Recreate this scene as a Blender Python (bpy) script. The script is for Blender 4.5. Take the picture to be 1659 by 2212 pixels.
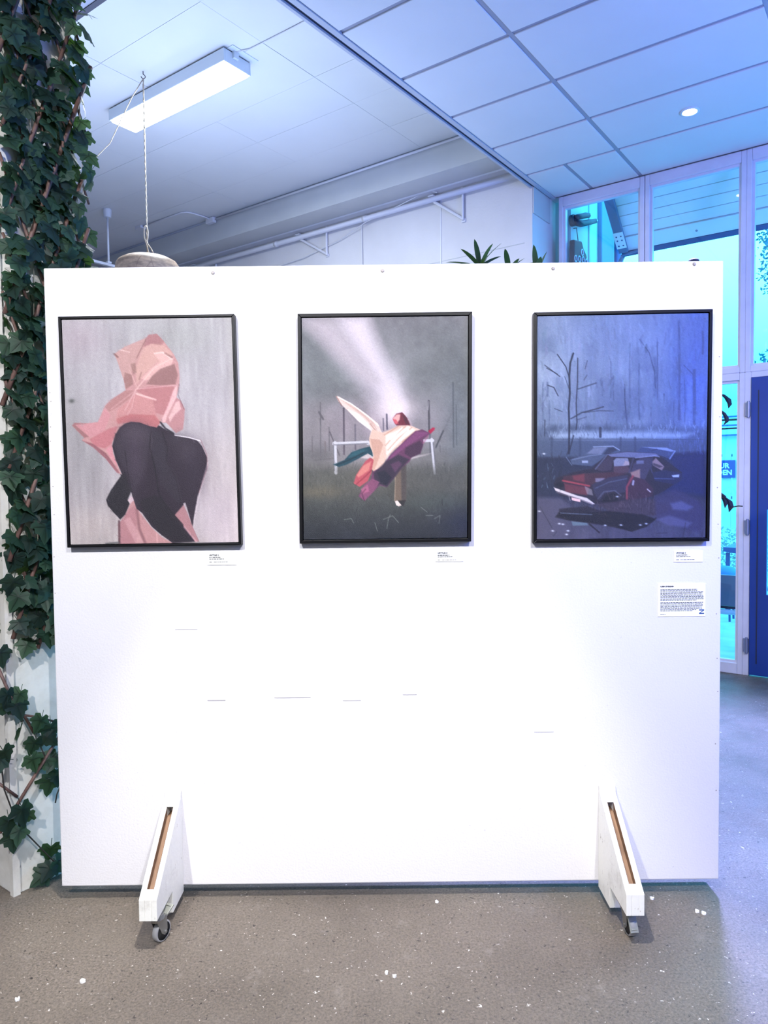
import bpy, bmesh, math, random
import numpy as np
from mathutils import Vector, Matrix

random.seed(7)
rng = np.random.default_rng(11)
for o in list(bpy.data.objects):
    bpy.data.objects.remove(o, do_unlink=True)
SC = bpy.context.scene
COL = SC.collection
PI = math.pi

# ------------------------------------------------------------------ camera
TH = math.radians(36.4457)
U = Vector((-math.cos(TH), math.sin(TH), 0))      # along the window wall, to the left and away
V = Vector((math.sin(TH), math.cos(TH), 0))       # across the room, to the right and away


def R(u, v, z=0.0):
    return U * u + V * v + Vector((0, 0, z))


cam_d = bpy.data.cameras.new('camera')
cam = bpy.data.objects.new('camera', cam_d)
COL.objects.link(cam)
PITCH, ROLL = math.radians(2.3096), math.radians(0.63745)
cf = Vector((0, math.cos(PITCH), -math.sin(PITCH)))
cu0 = Vector((0, math.sin(PITCH), math.cos(PITCH)))
cr0 = Vector((1, 0, 0))
cr = cr0 * math.cos(ROLL) - cu0 * math.sin(ROLL)
cu = cu0 * math.cos(ROLL) + cr0 * math.sin(ROLL)
m = Matrix((cr, cu, -cf)).transposed().to_4x4()
m.translation = Vector((0, 0, 1.5))
cam.matrix_world = m
cam_d.sensor_fit = 'VERTICAL'
cam_d.sensor_height = 36.0
cam_d.lens = 36.0 * 1564.05 / 2212.0
cam_d.clip_start = 0.05
cam_d.clip_end = 300
SC.camera = cam

# ------------------------------------------------------------------ world, lights, exposure
SC.view_settings.view_transform = 'Standard'
SC.view_settings.look = 'None'
SC.view_settings.gamma = 1.0
SC.view_settings.use_curve_mapping = False
SC.view_settings.exposure = 0.3

world = bpy.data.worlds.new('world')
SC.world = world
world.use_nodes = True
wt = world.node_tree
wt.nodes.clear()
w_out = wt.nodes.new('ShaderNodeOutputWorld')
w_bg = wt.nodes.new('ShaderNodeBackground')
w_tc = wt.nodes.new('ShaderNodeTexCoord')
w_sep = wt.nodes.new('ShaderNodeSeparateXYZ')
w_ramp = wt.nodes.new('ShaderNodeValToRGB')
w_ramp.color_ramp.elements[0].position = 0.0
w_ramp.color_ramp.elements[0].color = (0.022, 0.55, 1.0, 1)
w_ramp.color_ramp.elements[1].position = 0.75
w_ramp.color_ramp.elements[1].color = (0.06, 0.45, 1.0, 1)
e = w_ramp.color_ramp.elements.new(0.10)
e.color = (0.024, 0.60, 1.0, 1)
e = w_ramp.color_ramp.elements.new(0.27)
e.color = (0.10, 0.70, 1.0, 1)
wt.links.new(w_tc.outputs['Generated'], w_sep.inputs[0])
wt.links.new(w_sep.outputs['Z'], w_ramp.inputs[0])
wt.links.new(w_ramp.outputs[0], w_bg.inputs[0])
w_bg.inputs[1].default_value = 5.5
wt.links.new(w_bg.outputs[0], w_out.inputs[0])


def area_light(name, loc, target, size, energy, color, size_y=None, spread=180):
    d = bpy.data.lights.new(name, 'AREA')
    d.energy = energy
    d.color = color
    d.size = size
    if size_y:
        d.shape = 'RECTANGLE'
        d.size_y = size_y
    d.spread = math.radians(spread)
    o = bpy.data.objects.new(name, d)
    COL.objects.link(o)
    o.location = loc
    o.rotation_euler = (Vector(target) - Vector(loc)).to_track_quat('-Z', 'Y').to_euler()
    return o


def spot_light(name, loc, target, energy, color, angle, blend=0.5, radius=0.05):
    d = bpy.data.lights.new(name, 'SPOT')
    d.energy = energy
    d.color = color
    d.spot_size = math.radians(angle)
    d.spot_blend = blend
    d.shadow_soft_size = radius
    o = bpy.data.objects.new(name, d)
    COL.objects.link(o)
    o.location = loc
    o.rotation_euler = (Vector(target) - Vector(loc)).to_track_quat('-Z', 'Y').to_euler()
    return o


# gallery spots: one steep lamp over the board, two further back
spot_light('downlight', (-0.15, 1.45, 3.7), (-0.1, 1.58, 0.0), 560, (1.0, 0.975, 0.95), 52, 0.4, 0.03)
spot_light('gallery_spot', (-1.3, -0.9, 3.6), (-0.75, 2.56, 1.6), 590, (0.97, 0.97, 1.0), 70, 0.9, 0.05)
spot_light('gallery_spot', (1.0, -0.9, 3.6), (0.5, 2.56, 1.6), 480, (0.95, 0.95, 1.0), 70, 0.9, 0.05)
# unseen fill lamps added for the blue haze at right and on the tiles
area_light('blue_haze_fill', (2.5, -2.4, 2.3), (1.0, 2.56, 1.6), 2.4, 35, (0.05, 0.14, 1.0), 2.8)
spot_light('blue_fill_spot', (3.0, 0.2, 2.9), (1.8, 2.5, 1.25), 640, (0.05, 0.14, 1.0), 48, 1.0, 0.6)
area_light('blue_ceiling_fill', R(-1.4, 3.4, 2.3), R(0.4, 4.3, 3.95), 1.2, 100, (0.19, 0.27, 1.0), 1.2)
rfill = area_light('recess_fill', R(4.2, 3.2, 2.6), R(4.0, 3.0, 5), 2.0, 62, (0.50, 0.64, 1.0), 1.6)  # added fill hidden behind the board, brightens the recess ceiling
area_light('room_bounce', (-0.5, -2.5, 3.6), (0, 1.5, 1.2), 3.0, 34, (0.9, 0.93, 1.0), 2.0)
# sampling portal for the daylight through the glazed wall
pt_ = area_light('window_portal', R(0.2, 6.02, 2.0), R(0.2, 2.0, 2.0), 4.9, 1, (1, 1, 1), 3.9)
pt_.data.cycles.is_portal = True


# ------------------------------------------------------------------ materials
def srgb(r, g, b):
    f = lambda c: (c / 12.92) if c <= 0.04045 else ((c + 0.055) / 1.055) ** 2.4
    return (f(r / 255.0), f(g / 255.0), f(b / 255.0), 1.0)


class Mat:
    """small node builder around one Principled BSDF"""

    def __init__(self, name, color=(0.8, 0.8, 0.8, 1), rough=0.5, metal=0.0, spec=0.5):
        self.m = bpy.data.materials.new(name)
        self.m.use_nodes = True
        self.t = self.m.node_tree
        self.b = self.t.nodes['Principled BSDF']
        self.b.inputs['Base Color'].default_value = color
        self.b.inputs['Roughness'].default_value = rough
        self.b.inputs['Metallic'].default_value = metal
        self.b.inputs['Specular IOR Level'].default_value = spec
        self.col = color
        self.tc = self.t.nodes.new('ShaderNodeTexCoord')

    def n(self, kind, **kw):
        nd = self.t.nodes.new(kind)
        for k, v in kw.items():
            nd.inputs[k].default_value = v
        return nd

    def link(self, a, b):
        self.t.links.new(a, b)

    def noise(self, scale, detail=3, rough=0.55, coord='Object', stretch=None):
        nd = self.n('ShaderNodeTexNoise', Scale=scale, Detail=detail, Roughness=rough)
        src = self.tc.outputs[coord]
        if stretch:
            mp = self.n('ShaderNodeMapping', Scale=stretch)
            self.link(src, mp.inputs[0])
            src = mp.outputs[0]
        self.link(src, nd.inputs['Vector'])
        return nd.outputs[0]

    def ramp(self, fac, stops):
        r = self.t.nodes.new('ShaderNodeValToRGB')
        el = r.color_ramp.elements
        while len(el) < len(stops):
            el.new(0.5)
        for e_, (p, c) in zip(el, stops):
            e_.position = p
            e_.color = c
        self.link(fac, r.inputs[0])
        return r.outputs[0]

    def mix(self, fac, a, b, mode='MIX'):
        x = self.t.nodes.new('ShaderNodeMix')
        x.data_type = 'RGBA'
        x.blend_type = mode
        for s, v in ((x.inputs[0], fac), (x.inputs[6], a), (x.inputs[7], b)):
            if hasattr(v, 'is_linked'):
                self.link(v, s)
            else:
                s.default_value = v
        return x.outputs[2]

    def color(self, out):
        self.link(out, self.b.inputs['Base Color'])
        return self

    def vary(self, scale, amount, detail=3, stretch=None):
        c = self.col
        lo = tuple(max(0, x * (1 - amount)) for x in c[:3]) + (1,)
        hi = tuple(min(1, x * (1 + amount)) for x in c[:3]) + (1,)
        self.color(self.ramp(self.noise(scale, detail, stretch=stretch), [(0.3, lo), (0.7, hi)]))
        return self

    def bump(self, height, strength=0.2, dist=0.01):
        b = self.n('ShaderNodeBump', Strength=strength, Distance=dist)
        self.link(height, b.inputs['Height'])
        self.link(b.outputs[0], self.b.inputs['Normal'])
        return self

    def emit(self, color, strength):
        self.b.inputs['Emission Color'].default_value = color
        self.b.inputs['Emission Strength'].default_value = strength
        return self


M = {}
# floor: worn concrete with chips
k = Mat('concrete_floor', srgb(112, 104, 98), 0.42)
n1 = k.noise(1.1, 5)
n2 = k.noise(125, 8, 0.85)
c1 = k.ramp(n1, [(0.3, srgb(86, 78, 70)), (0.7, srgb(120, 111, 101))])
c2 = k.ramp(n2, [(0.34, (0.22, 0.21, 0.20, 1)), (0.47, (0.80, 0.80, 0.79, 1)), (0.62, (1.45, 1.42, 1.37, 1))])
cc = k.mix(1.0, c1, c2, 'MULTIPLY')
cc = k.mix(k.ramp(k.noise(9, 6, 0.75), [(0.58, (0, 0, 0, 1)), (0.72, (0.35, 0.35, 0.35, 1))]), cc, srgb(150, 143, 136))
for sc_, loc_, d0, d1, keep, col_ in ((52.0, (0, 0, 0), .06, .13, .50, srgb(214, 208, 200)), (21.0, (3.1, 1.7, .4), .04, .10, .62, srgb(222, 218, 210)), (36.0, (7.3, 2.2, .9), .08, .16, .35, srgb(44, 39, 36)), (19.0, (1.4, 8.8, .2), .04, .09, .4, srgb(36, 32, 30))):
    vz = k.n('ShaderNodeTexVoronoi', Scale=sc_)
    mpz = k.n('ShaderNodeMapping', Location=loc_)
    k.link(k.tc.outputs['Object'], mpz.inputs[0])
    nz = k.n('ShaderNodeTexNoise', Scale=70.0, Detail=3.0)
    k.link(k.tc.outputs['Object'], nz.inputs['Vector'])
    wob = k.n('ShaderNodeVectorMath')
    wob.operation = 'MULTIPLY_ADD'
    wob.inputs[1].default_value = (.03, .03, .03)
    k.link(nz.outputs['Color'], wob.inputs[0])
    k.link(mpz.outputs[0], wob.inputs[2])
    k.link(wob.outputs[0], vz.inputs['Vector'])
    dot = k.ramp(vz.outputs['Distance'], [(d0, (1, 1, 1, 1)), (d1, (0, 0, 0, 1))])
    sepz = k.n('ShaderNodeSeparateXYZ')
    k.link(vz.outputs['Color'], sepz.inputs[0])
    some = k.ramp(sepz.outputs[0], [(keep, (0, 0, 0, 1)), (keep + .02, (1, 1, 1, 1))])
    cc = k.mix(k.mix(1.0, dot, some, 'MULTIPLY'), cc, col_)
k.color(cc)
k.link(k.ramp(k.noise(4, 6, .7), [(0.35, (0.28, 0.28, 0.28, 1)), (0.7, (0.6, 0.6, 0.6, 1))]), k.b.inputs['Roughness'])
k.bump(n2, 0.4, 0.006)
M['floor'] = k.m

k = Mat('white_wall_paint', srgb(205, 203, 205), 0.6)
k.vary(2.0, 0.05, 4).bump(k.noise(60, 3), 0.12, 0.01)
M['wall'] = k.m
k = Mat('ceiling_tile', srgb(212, 212, 214), 0.75)
k.vary(1.5, 0.03).bump(k.noise(220, 2), 0.08, 0.003)
M['tile'] = k.m
M['grid'] = Mat('ceiling_grid_metal', srgb(150, 152, 165), 0.5).m
k = Mat('painted_board_ceiling', srgb(206, 208, 210), 0.55)
k.vary(1.2, 0.04)
M['rpanel'] = k.m
M['joint'] = Mat('ceiling_joint_shadow_gap', srgb(92, 94, 102), 0.8).m
M['trimdark'] = Mat('dark_edge_trim', srgb(36, 42, 66), 0.45).m
M['trimlight'] = Mat('grey_edge_trim', srgb(170, 175, 188), 0.45).m
k = Mat('beam_paint', srgb(186, 188, 188), 0.6)
k.vary(3, 0.04)
M['beam'] = k.m
k = Mat('pipe_paint', srgb(208, 208, 214), 0.4)
M['pipe'] = k.m
k = Mat('window_frame_paint', srgb(214, 210, 222), 0.4)
k.vary(8, 0.05)
M['winframe'] = k.m
k = Mat('door_blue_paint', srgb(24, 60, 138), 0.35)
k.vary(3, 0.08)
M['door'] = k.m
M['hinge'] = Mat('hinge_metal', srgb(150, 150, 175), 0.4, 0.6).m

k = Mat('pillar_paint', srgb(214, 211, 205), 0.6)
st = k.ramp(k.noise(3.5, 6, 0.7), [(0.42, (0, 0, 0, 1)), (0.72, (0.55, 0.55, 0.55, 1))])
k.color(k.mix(st, k.col, srgb(164, 158, 146)))
k.bump(k.noise(30, 4), 0.15, 0.01)
M['pillar'] = k.m

# the exhibition board: roller-painted white
k = Mat('board_white_paint', srgb(214, 212, 216), 0.62)
st = k.ramp(k.noise(2.2, 7, 0.75), [(0.5, (0, 0, 0, 1)), (0.8, (0.22, 0.22, 0.22, 1))])
fl = k.ramp(k.noise(55, 4, 0.7), [(0.66, (0, 0, 0, 1)), (0.72, (0.35, 0.35, 0.35, 1))])
k.color(k.mix(fl, k.mix(st, k.col, srgb(196, 193, 194)), srgb(150, 146, 146)))
k.bump(k.noise(150, 3, 0.55), 0.22, 0.004)
M['board'] = k.m
k = Mat('foot_white_paint', srgb(226, 225, 220), 0.5)
st = k.ramp(k.noise(9, 6, 0.75), [(0.55, (0, 0, 0, 1)), (0.75, (0.5, 0.5, 0.5, 1))])
ed = k.ramp(k.noise(70, 5, .8, stretch=(1, 1, .4)), [(0.63, (0, 0, 0, 1)), (0.68, (0.8, 0.8, 0.8, 1))])
k.color(k.mix(ed, k.mix(st, k.col, srgb(158, 152, 142)), srgb(128, 116, 104)))
k.bump(k.noise(40, 4), 0.2, 0.006)
M['foot'] = k.m
k = Mat('raw_plywood', srgb(160, 118, 86), 0.6)
k.color(k.ramp(k.noise(14, 5, stretch=(6, 0.8, 0.8)), [(0.3, srgb(98, 72, 54)), (0.7, srgb(142, 110, 84))]))
M['ply'] = k.m
M['steel'] = Mat('zinc_steel', srgb(150, 150, 148), 0.35, 0.8).m
M['rubber'] = Mat('grey_rubber_tread', srgb(150, 150, 152), 0.55).m
M['hub'] = Mat('dark_wheel_hub', srgb(48, 50, 54), 0.5).m
M['pedal'] = Mat('grey_brake_pedal', srgb(148, 150, 142), 0.45, 0.2).m
M['black'] = Mat('black_frame_lacquer', srgb(9, 9, 12), 0.4, 0, 0.2).m
M['paper'] = Mat('white_card', srgb(240, 240, 238), 0.6).m
M['ink'] = Mat('black_ink', srgb(20, 20, 24), 0.6).m
M['inkblue'] = Mat('blue_ink', srgb(42, 78, 132), 0.6).m
M['scuff'] = Mat('grey_scuff', srgb(150, 148, 152), 0.7).m
M['nail'] = Mat('nail_head', srgb(158, 150, 146), 0.5, 0.1).m


def canvas_material(name, gloss):
    k_ = Mat(name, (0.5, 0.5, 0.5, 1), gloss, 0, 0.32)
    a = k_.n('ShaderNodeAttribute')
    a.attribute_name = 'paint'
    k_.color(a.outputs['Color'])
    k_.bump(k_.noise(420, 3, 0.7), 0.5, 0.004)
    return k_.m


# ivy
def leaf_material(name, dark, mid, light):
    k_ = Mat(name, dark, 0.55, 0, 0.3)
    oi = k_.n('ShaderNodeObjectInfo')
    c = k_.ramp(oi.outputs['Random'], [(0.0, dark), (0.6, mid), (1.0, light)])
    sp = k_.n('ShaderNodeSeparateXYZ')
    k_.link(k_.tc.outputs['Object'], sp.inputs[0])
    at = k_.n('ShaderNodeAttribute')
    at.attribute_name = 'vein'
    f = k_.ramp(at.outputs['Fac'], [(0.0, (0, 0, 0, 1)), (1.0, (0.75, 0.75, 0.75, 1))])
    c2_ = k_.mix(f, c, srgb(6, 16, 14))
    c2_ = k_.mix(k_.ramp(k_.noise(60, 3), [(0.4, (0, 0, 0, 1)), (0.8, (0.3, 0.3, 0.3, 1))]), c2_, mid)
    k_.color(c2_)
    out = k_.t.nodes['Material Output']
    tr = k_.n('ShaderNodeBsdfTranslucent')
    tr.inputs[0].default_value = srgb(120, 170, 70)
    mx = k_.n('ShaderNodeMixShader')
    mx.inputs[0].default_value = 0.15
    k_.link(k_.b.outputs[0], mx.inputs[1])
    k_.link(tr.outputs[0], mx.inputs[2])
    k_.link(mx.outputs[0], out.inputs[0])
    return k_.m


M['ivy'] = leaf_material('ivy_leaf_green', srgb(16, 35, 34), srgb(24, 48, 43), srgb(50, 78, 58))
M['dracaena'] = leaf_material('dracaena_leaf_green', srgb(12, 32, 33), srgb(18, 44, 43), srgb(26, 56, 50))
k = Mat('willow_stick_bark', srgb(92, 68, 62), 0.6)
k.vary(25, 0.35).bump(k.noise(60, 4), 0.3, 0.004)
M['stick'] = k.m
M['vine'] = Mat('dark_vine_stem', srgb(42, 38, 34), 0.6).m
M['twine'] = Mat('thin_pale_wire', srgb(150, 144, 130), 0.5).m
M['rope'] = Mat('pale_cotton_cord', srgb(168, 156, 138), 0.8).m
M['hook'] = Mat('dark_hook_metal', srgb(62, 60, 60), 0.4, 0.6).m
k = Mat('pendant_woodgrain', srgb(168, 148, 130), 0.55)
cA = k.ramp(k.noise(9, 6, 0.7, stretch=(1, 1, 3)), [(0.3, srgb(78, 62, 52)), (0.5, srgb(124, 104, 86)), (0.75, srgb(172, 146, 118))])
vn = k.n('ShaderNodeTexVoronoi', Scale=7.0)
vn.feature = 'DISTANCE_TO_EDGE'
k.link(k.tc.outputs['Object'], vn.inputs['Vector'])
ck = k.ramp(vn.outputs['Distance'], [(0.0, (0.7, 0.7, 0.7, 1)), (0.03, (0, 0, 0, 1))])
k.color(k.mix(ck, cA, srgb(92, 72, 60)))
M['pendant'] = k.m
M['lampbody'] = Mat('lamp_housing_white', srgb(208, 216, 222), 0.4).m
M['tube'] = Mat('lit_diffuser', (1, 1, 1, 1), 0.4).emit((0.90, 0.97, 1.0, 1), 16.0).m
M['spotlens'] = Mat('lit_spot_lens', (1, 1, 1, 1), 0.4).emit((0.85, 0.97, 1.0, 1), 30.0).m
M['railw'] = Mat('white_rail', srgb(205, 208, 216), 0.4).m

# outdoors
k = Mat('exterior_plaster', srgb(170, 190, 196), 0.7)
k.vary(2.5, 0.08, 4, (1, 1, 0.2))
M['plaster'] = k.m
M['plank'] = Mat('canopy_plank_paint', srgb(238, 242, 242), 0.6).m
M['rafter'] = Mat('canopy_rafter_paint', srgb(96, 118, 150), 0.6).m
M['gutter'] = Mat('canopy_gutter_dark', srgb(40, 74, 128), 0.5).m
M['navy'] = Mat('navy_silhouette', srgb(14, 22, 50), 0.6).m
M['eyelet'] = Mat('eyelet_metal', srgb(170, 190, 220), 0.3, 0.6).m
k = Mat('pavement', srgb(176, 182, 178), 0.8)
k.vary(6, 0.12, 5)
M['pave'] = k.m
k = Mat('fence_panel', srgb(190, 200, 200), 0.6)
M['fence'] = k.m
M['fencedark'] = Mat('fence_rail_dark', srgb(70, 120, 140), 0.6).m
M['signblue'] = Mat('sign_blue', srgb(24, 62, 130), 0.4).m
M['signwhite'] = Mat('sign_lettering_white', srgb(240, 244, 248), 0.5).m
k = Mat('hedge_leaf', srgb(150, 176, 168), 0.6)
k.vary(20, 0.3)
M['hedge'] = k.m
M['birch'] = Mat('tree_leaf', srgb(64, 116, 132), 0.6).m
M['bark'] = Mat('tree_bark', srgb(90, 96, 96), 0.7).m
M['benchgrey'] = Mat('bench_grey_panel', srgb(104, 112, 132), 0.5).m
M['roofbld'] = Mat('far_building_cladding', srgb(186, 200, 202), 0.6).m
M['cushion'] = Mat('blue_cushion_cloth', srgb(60, 130, 200), 0.8).m
M['pot'] = Mat('terracotta_pot', srgb(130, 84, 66), 0.7).m
M['soil'] = Mat('potting_soil', srgb(50, 40, 34), 0.9).m

kg = Mat('window_glass', (1, 1, 1, 1), 0.02)
out = kg.t.nodes['Material Output']
tr = kg.n('ShaderNodeBsdfTransparent')
tr.inputs[0].default_value = (0.93, 0.98, 1.0, 1)
gl = kg.n('ShaderNodeBsdfGlossy')
gl.inputs['Roughness'].default_value = 0.03
mx = kg.n('ShaderNodeMixShader')
mx.inputs[0].default_value = 0.05
kg.link(tr.outputs[0], mx.inputs[1])
kg.link(gl.outputs[0], mx.inputs[2])
kg.link(mx.outputs[0], out.inputs[0])
M['glass'] = kg.m


# ------------------------------------------------------------------ mesh helpers
class MB:
    def __init__(self):
        self.v = []
        self.f = []
        self.mi = []

    def add(self, vs, fs, mi=0):
        b = len(self.v)
        self.v += [tuple(p) for p in vs]
        self.f += [tuple(i + b for i in q) for q in fs]
        self.mi += [mi] * len(fs)
        return self

    def box(self, c, ax, ay, az, mi=0):
        """centre, three half-axis vectors"""
        c, ax, ay, az = Vector(c), Vector(ax), Vector(ay), Vector(az)
        vs = [c + ax * i + ay * j + az * l for l in (-1, 1) for j in (-1, 1) for i in (-1, 1)]
        fs = [(0, 2, 3, 1), (4, 5, 7, 6), (0, 1, 5, 4), (2, 6, 7, 3), (0, 4, 6, 2), (1, 3, 7, 5)]
        if ax.cross(ay).dot(az) < 0:
            fs = [f[::-1] for f in fs]
        return self.add(vs, fs, mi)

    def abox(self, lo, hi, mi=0):
        lo, hi = Vector(lo), Vector(hi)
        c = (lo + hi) / 2
        h = (hi - lo) / 2
        return self.box(c, (h.x, 0, 0), (0, h.y, 0), (0, 0, h.z), mi)

    def rbox(self, u0, u1, v0, v1, z0, z1, mi=0):
        c = R((u0 + u1) / 2, (v0 + v1) / 2, (z0 + z1) / 2)
        return self.box(c, U * (abs(u1 - u0) / 2), V * (abs(v1 - v0) / 2), Vector((0, 0, abs(z1 - z0) / 2)), mi)

    def tube(self, pts, r, n=8, mi=0, cap=True):
        pts = [Vector(p) for p in pts]
        rs = r if isinstance(r, (list, tuple)) else [r] * len(pts)
        up = None
        rings = []
        for i, p in enumerate(pts):
            d = (pts[min(i + 1, len(pts) - 1)] - pts[max(i - 1, 0)]).normalized()
            if up is None:
                up = Vector((0, 0, 1)) if abs(d.z) < 0.9 else Vector((1, 0, 0))
            a = d.cross(up)
            if a.length < 1e-6:
                a = d.cross(Vector((0.3, 1, 0.1)))
            a.normalize()
            b = a.cross(d).normalized()
            up = b
            rings.append([p + (a * math.cos(2 * PI * j / n) + b * math.sin(2 * PI * j / n)) * rs[i] for j in range(n)])
        vs = [q for ring in rings for q in ring]
        fs = []
        for i in range(len(pts) - 1):
            for j in range(n):
                j2 = (j + 1) % n
                fs.append((i * n + j, i * n + j2, (i + 1) * n + j2, (i + 1) * n + j))
        if cap:
            fs.append(tuple(range(n))[::-1])
            fs.append(tuple((len(pts) - 1) * n + j for j in range(n)))
        return self.add(vs, fs, mi)

    def lathe(self, c, axis, prof, n=24, mi=0):
        """profile of (radius, height) about axis from c"""
        c, axis = Vector(c), Vector(axis).normalized()
        a = axis.cross(Vector((0, 0, 1)) if abs(axis.z) < 0.9 else Vector((1, 0, 0))).normalized()
        b = axis.cross(a).normalized()
        vs = [c + axis * h + (a * math.cos(2 * PI * j / n) + b * math.sin(2 * PI * j / n)) * max(r, 1e-5) for r, h in prof for j in range(n)]
        fs = []
        for i in range(len(prof) - 1):
            for j in range(n):
                j2 = (j + 1) % n
                fs.append((i * n + j, i * n + j2, (i + 1) * n + j2, (i + 1) * n + j))
        return self.add(vs, fs, mi)

    def prism(self, poly, ext, mi=0):
        """planar polygon of 3-D points extruded by the vector ext"""
        poly = [Vector(p) for p in poly]
        ext = Vector(ext)
        n = len(poly)
        vs = poly + [p + ext for p in poly]
        fs = [tuple(range(n))[::-1], tuple(range(n, 2 * n))]
        for i in range(n):
            j = (i + 1) % n
            fs.append((i, j, n + j, n + i))
        return self.add(vs, fs, mi)

    def mesh(self, name, mats, smooth=False, origin=None):
        me = bpy.data.meshes.new(name)
        o = Vector(origin) if origin is not None else Vector((0, 0, 0))
        me.from_pydata([(p[0] - o.x, p[1] - o.y, p[2] - o.z) for p in self.v], [], self.f)
        if not isinstance(mats, (list, tuple)):
            mats = [mats]
        for mt in mats:
            me.materials.append(mt)
        if len(mats) > 1:
            me.polygons.foreach_set('material_index', self.mi)
        bm = bmesh.new()
        bm.from_mesh(me)
        bmesh.ops.recalc_face_normals(bm, faces=bm.faces)
        bm.to_mesh(me)
        bm.free()
        if smooth:
            me.polygons.foreach_set('use_smooth', [True] * len(me.polygons))
        me.update()
        return me

    def build(self, name, mats, parent=None, smooth=False, bevel=0.0, kind=None, label=None):
        org = wloc(parent) if parent else None
        me = self.mesh(name, mats, smooth, org)
        return link(name, me, parent, bevel, kind, label)


WL = {}


def wloc(o):
    return WL.get(o.name, Vector((0, 0, 0)))


def link(name, me, parent=None, bevel=0.0, kind=None, label=None):
    o = bpy.data.objects.new(name, me)
    COL.objects.link(o)
    if parent:
        o.parent = parent
        WL[o.name] = wloc(parent)
    if bevel:
        b = o.modifiers.new('bevel', 'BEVEL')
        b.width = bevel
        b.segments = 2
        b.limit_method = 'ANGLE'
    if kind:
        o['kind'] = kind
    if label:
        o['label'] = label
    return o


def thing(name, label, cat, loc=(0, 0, 0), group=None):
    o = bpy.data.objects.new(name, None)
    o.empty_display_size = 0.1
    COL.objects.link(o)
    o.location = loc
    WL[o.name] = Vector(loc)
    o['label'] = label
    o['category'] = cat
    if group:
        o['group'] = group
    return o


def tag(o, label, cat, group=None, kind=None):
    o['label'] = label
    o['category'] = cat
    if group:
        o['group'] = group
    if kind:
        o['kind'] = kind
    return o


def struct(name, mb, mats, label=None, **kw):
    o = mb.build(name, mats, None, **kw)
    o['kind'] = 'structure'
    if label:
        o['label'] = label
    return o


# ------------------------------------------------------------------ room shell
ZD, ZR = 3.951, 4.38          # dropped ceiling, recess ceiling
VW, VB = 6.064, 5.685         # window wall, back wall
UE = 2.63                     # edge of the dropped ceiling
UL, UR, VF = 9.6, -2.4, -4.5  # far left wall, right wall, wall behind the camera

struct('floor', MB().rbox(UR - .2, UL + .2, VF - .2, VW + .12, -0.12, 0), M['floor'],
       'worn grey brown concrete floor with pale chips and dark pits')
struct('wall_back', MB().rbox(2.626, UL, VB, VW + .1, 0, 4.6), M['wall'], 'pale grey block wall under the beam behind the board')
struct('wall_left', MB().rbox(UL, UL + .15, VF, VW, 0, 4.6), M['wall'])
struct('wall_right', MB().rbox(UR - .15, UR, VF, VW, 0, 4.6), M['wall'])
struct('wall_front', MB().rbox(UR, UL, VF - .15, VF, 0, 4.6), M['wall'])
bw = bpy.data.objects['wall_back']
# block joints and the covered seam on the back wall, standing proud or recessed by a few millimetres
MB().rbox(3.515, 3.527, VB - .006, VB, 2.2, 4.1).build('seam_strip', M['pipe'], bw)
MB().rbox(2.626 - .012, 2.626, VB + .004, VW - .045, 3.735, 3.95).build('filler_board', M['beam'], bw)
for zz in (2.6, 3.05, 3.5):
    MB().rbox(2.7, 8.8, VB - .003, VB, zz, zz + .006).build('block_joint', M['beam'], bw)

# dropped ceiling: slab, tiles and recessed grid
cd = MB()
cd.rbox(UR, UE - .02, VF, VW + .1, 4.0, 4.06)
cd.rbox(UE - .02, UL, VF, 2.2, 4.0, 4.06)
ceil = struct('ceiling', cd, M['grid'], 'dropped ceiling of large white tiles in a grid')
ub = [2.585, 1.842, 0.671, -0.50, -1.67, -2.4]
vb = [1.388 + .581 * i for i in range(9)] + [6.05]
vb[8] = 6.045
vb = vb[:9]
G = .015
tile_cache = {}
for i in range(len(ub) - 1):
    for j in range(len(vb) - 1):
        segs = [(ub[i], ub[i + 1])]
        if i == 0 and j == len(vb) - 2:
            segs = [(2.585, 2.25), (2.25, 1.842)]
        for (a, b) in segs:
            key = (round(a - b, 4), round(vb[j + 1] - vb[j], 4))
            if key not in tile_cache:
                hu, hv = key[0] / 2 - G, key[1] / 2 - G
                t = MB().box((0, 0, .012), U * hu, V * hv, (0, 0, .012))
                tile_cache[key] = t.mesh('ceiling_tile', M['tile'])
            o = link('ceiling_tile', tile_cache[key], ceil, bevel=.004)
            p = R((a + b) / 2, (vb[j] + vb[j + 1]) / 2, ZD)
            o.location = p
for u in ub[1:-1]:
    MB().rbox(u - .014, u + .014, vb[0], vb[-1], ZD + .006, 4.0).build('grid_bar', M['grid'], ceil)
for v in vb[1:]:
    MB().rbox(UR, 2.585, v - .014, v + .014, ZD + .009, 4.0).build('grid_bar', M['grid'], ceil)
MB().rbox(2.236, 2.264, vb[-2], vb[-1], ZD + .006, 4.0).build('grid_bar', M['grid'], ceil)
# ceiling behind the visitor stays one plain surface of tiles
MB().rbox(UR, 2.585, VF, vb[0] - .015, ZD, 4.0).build('plain_tile_field', M['tile'], ceil)
MB().rbox(2.66, UL, VF, 2.12, ZD, 4.0).build('plain_tile_field', M['tile'], ceil)
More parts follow.
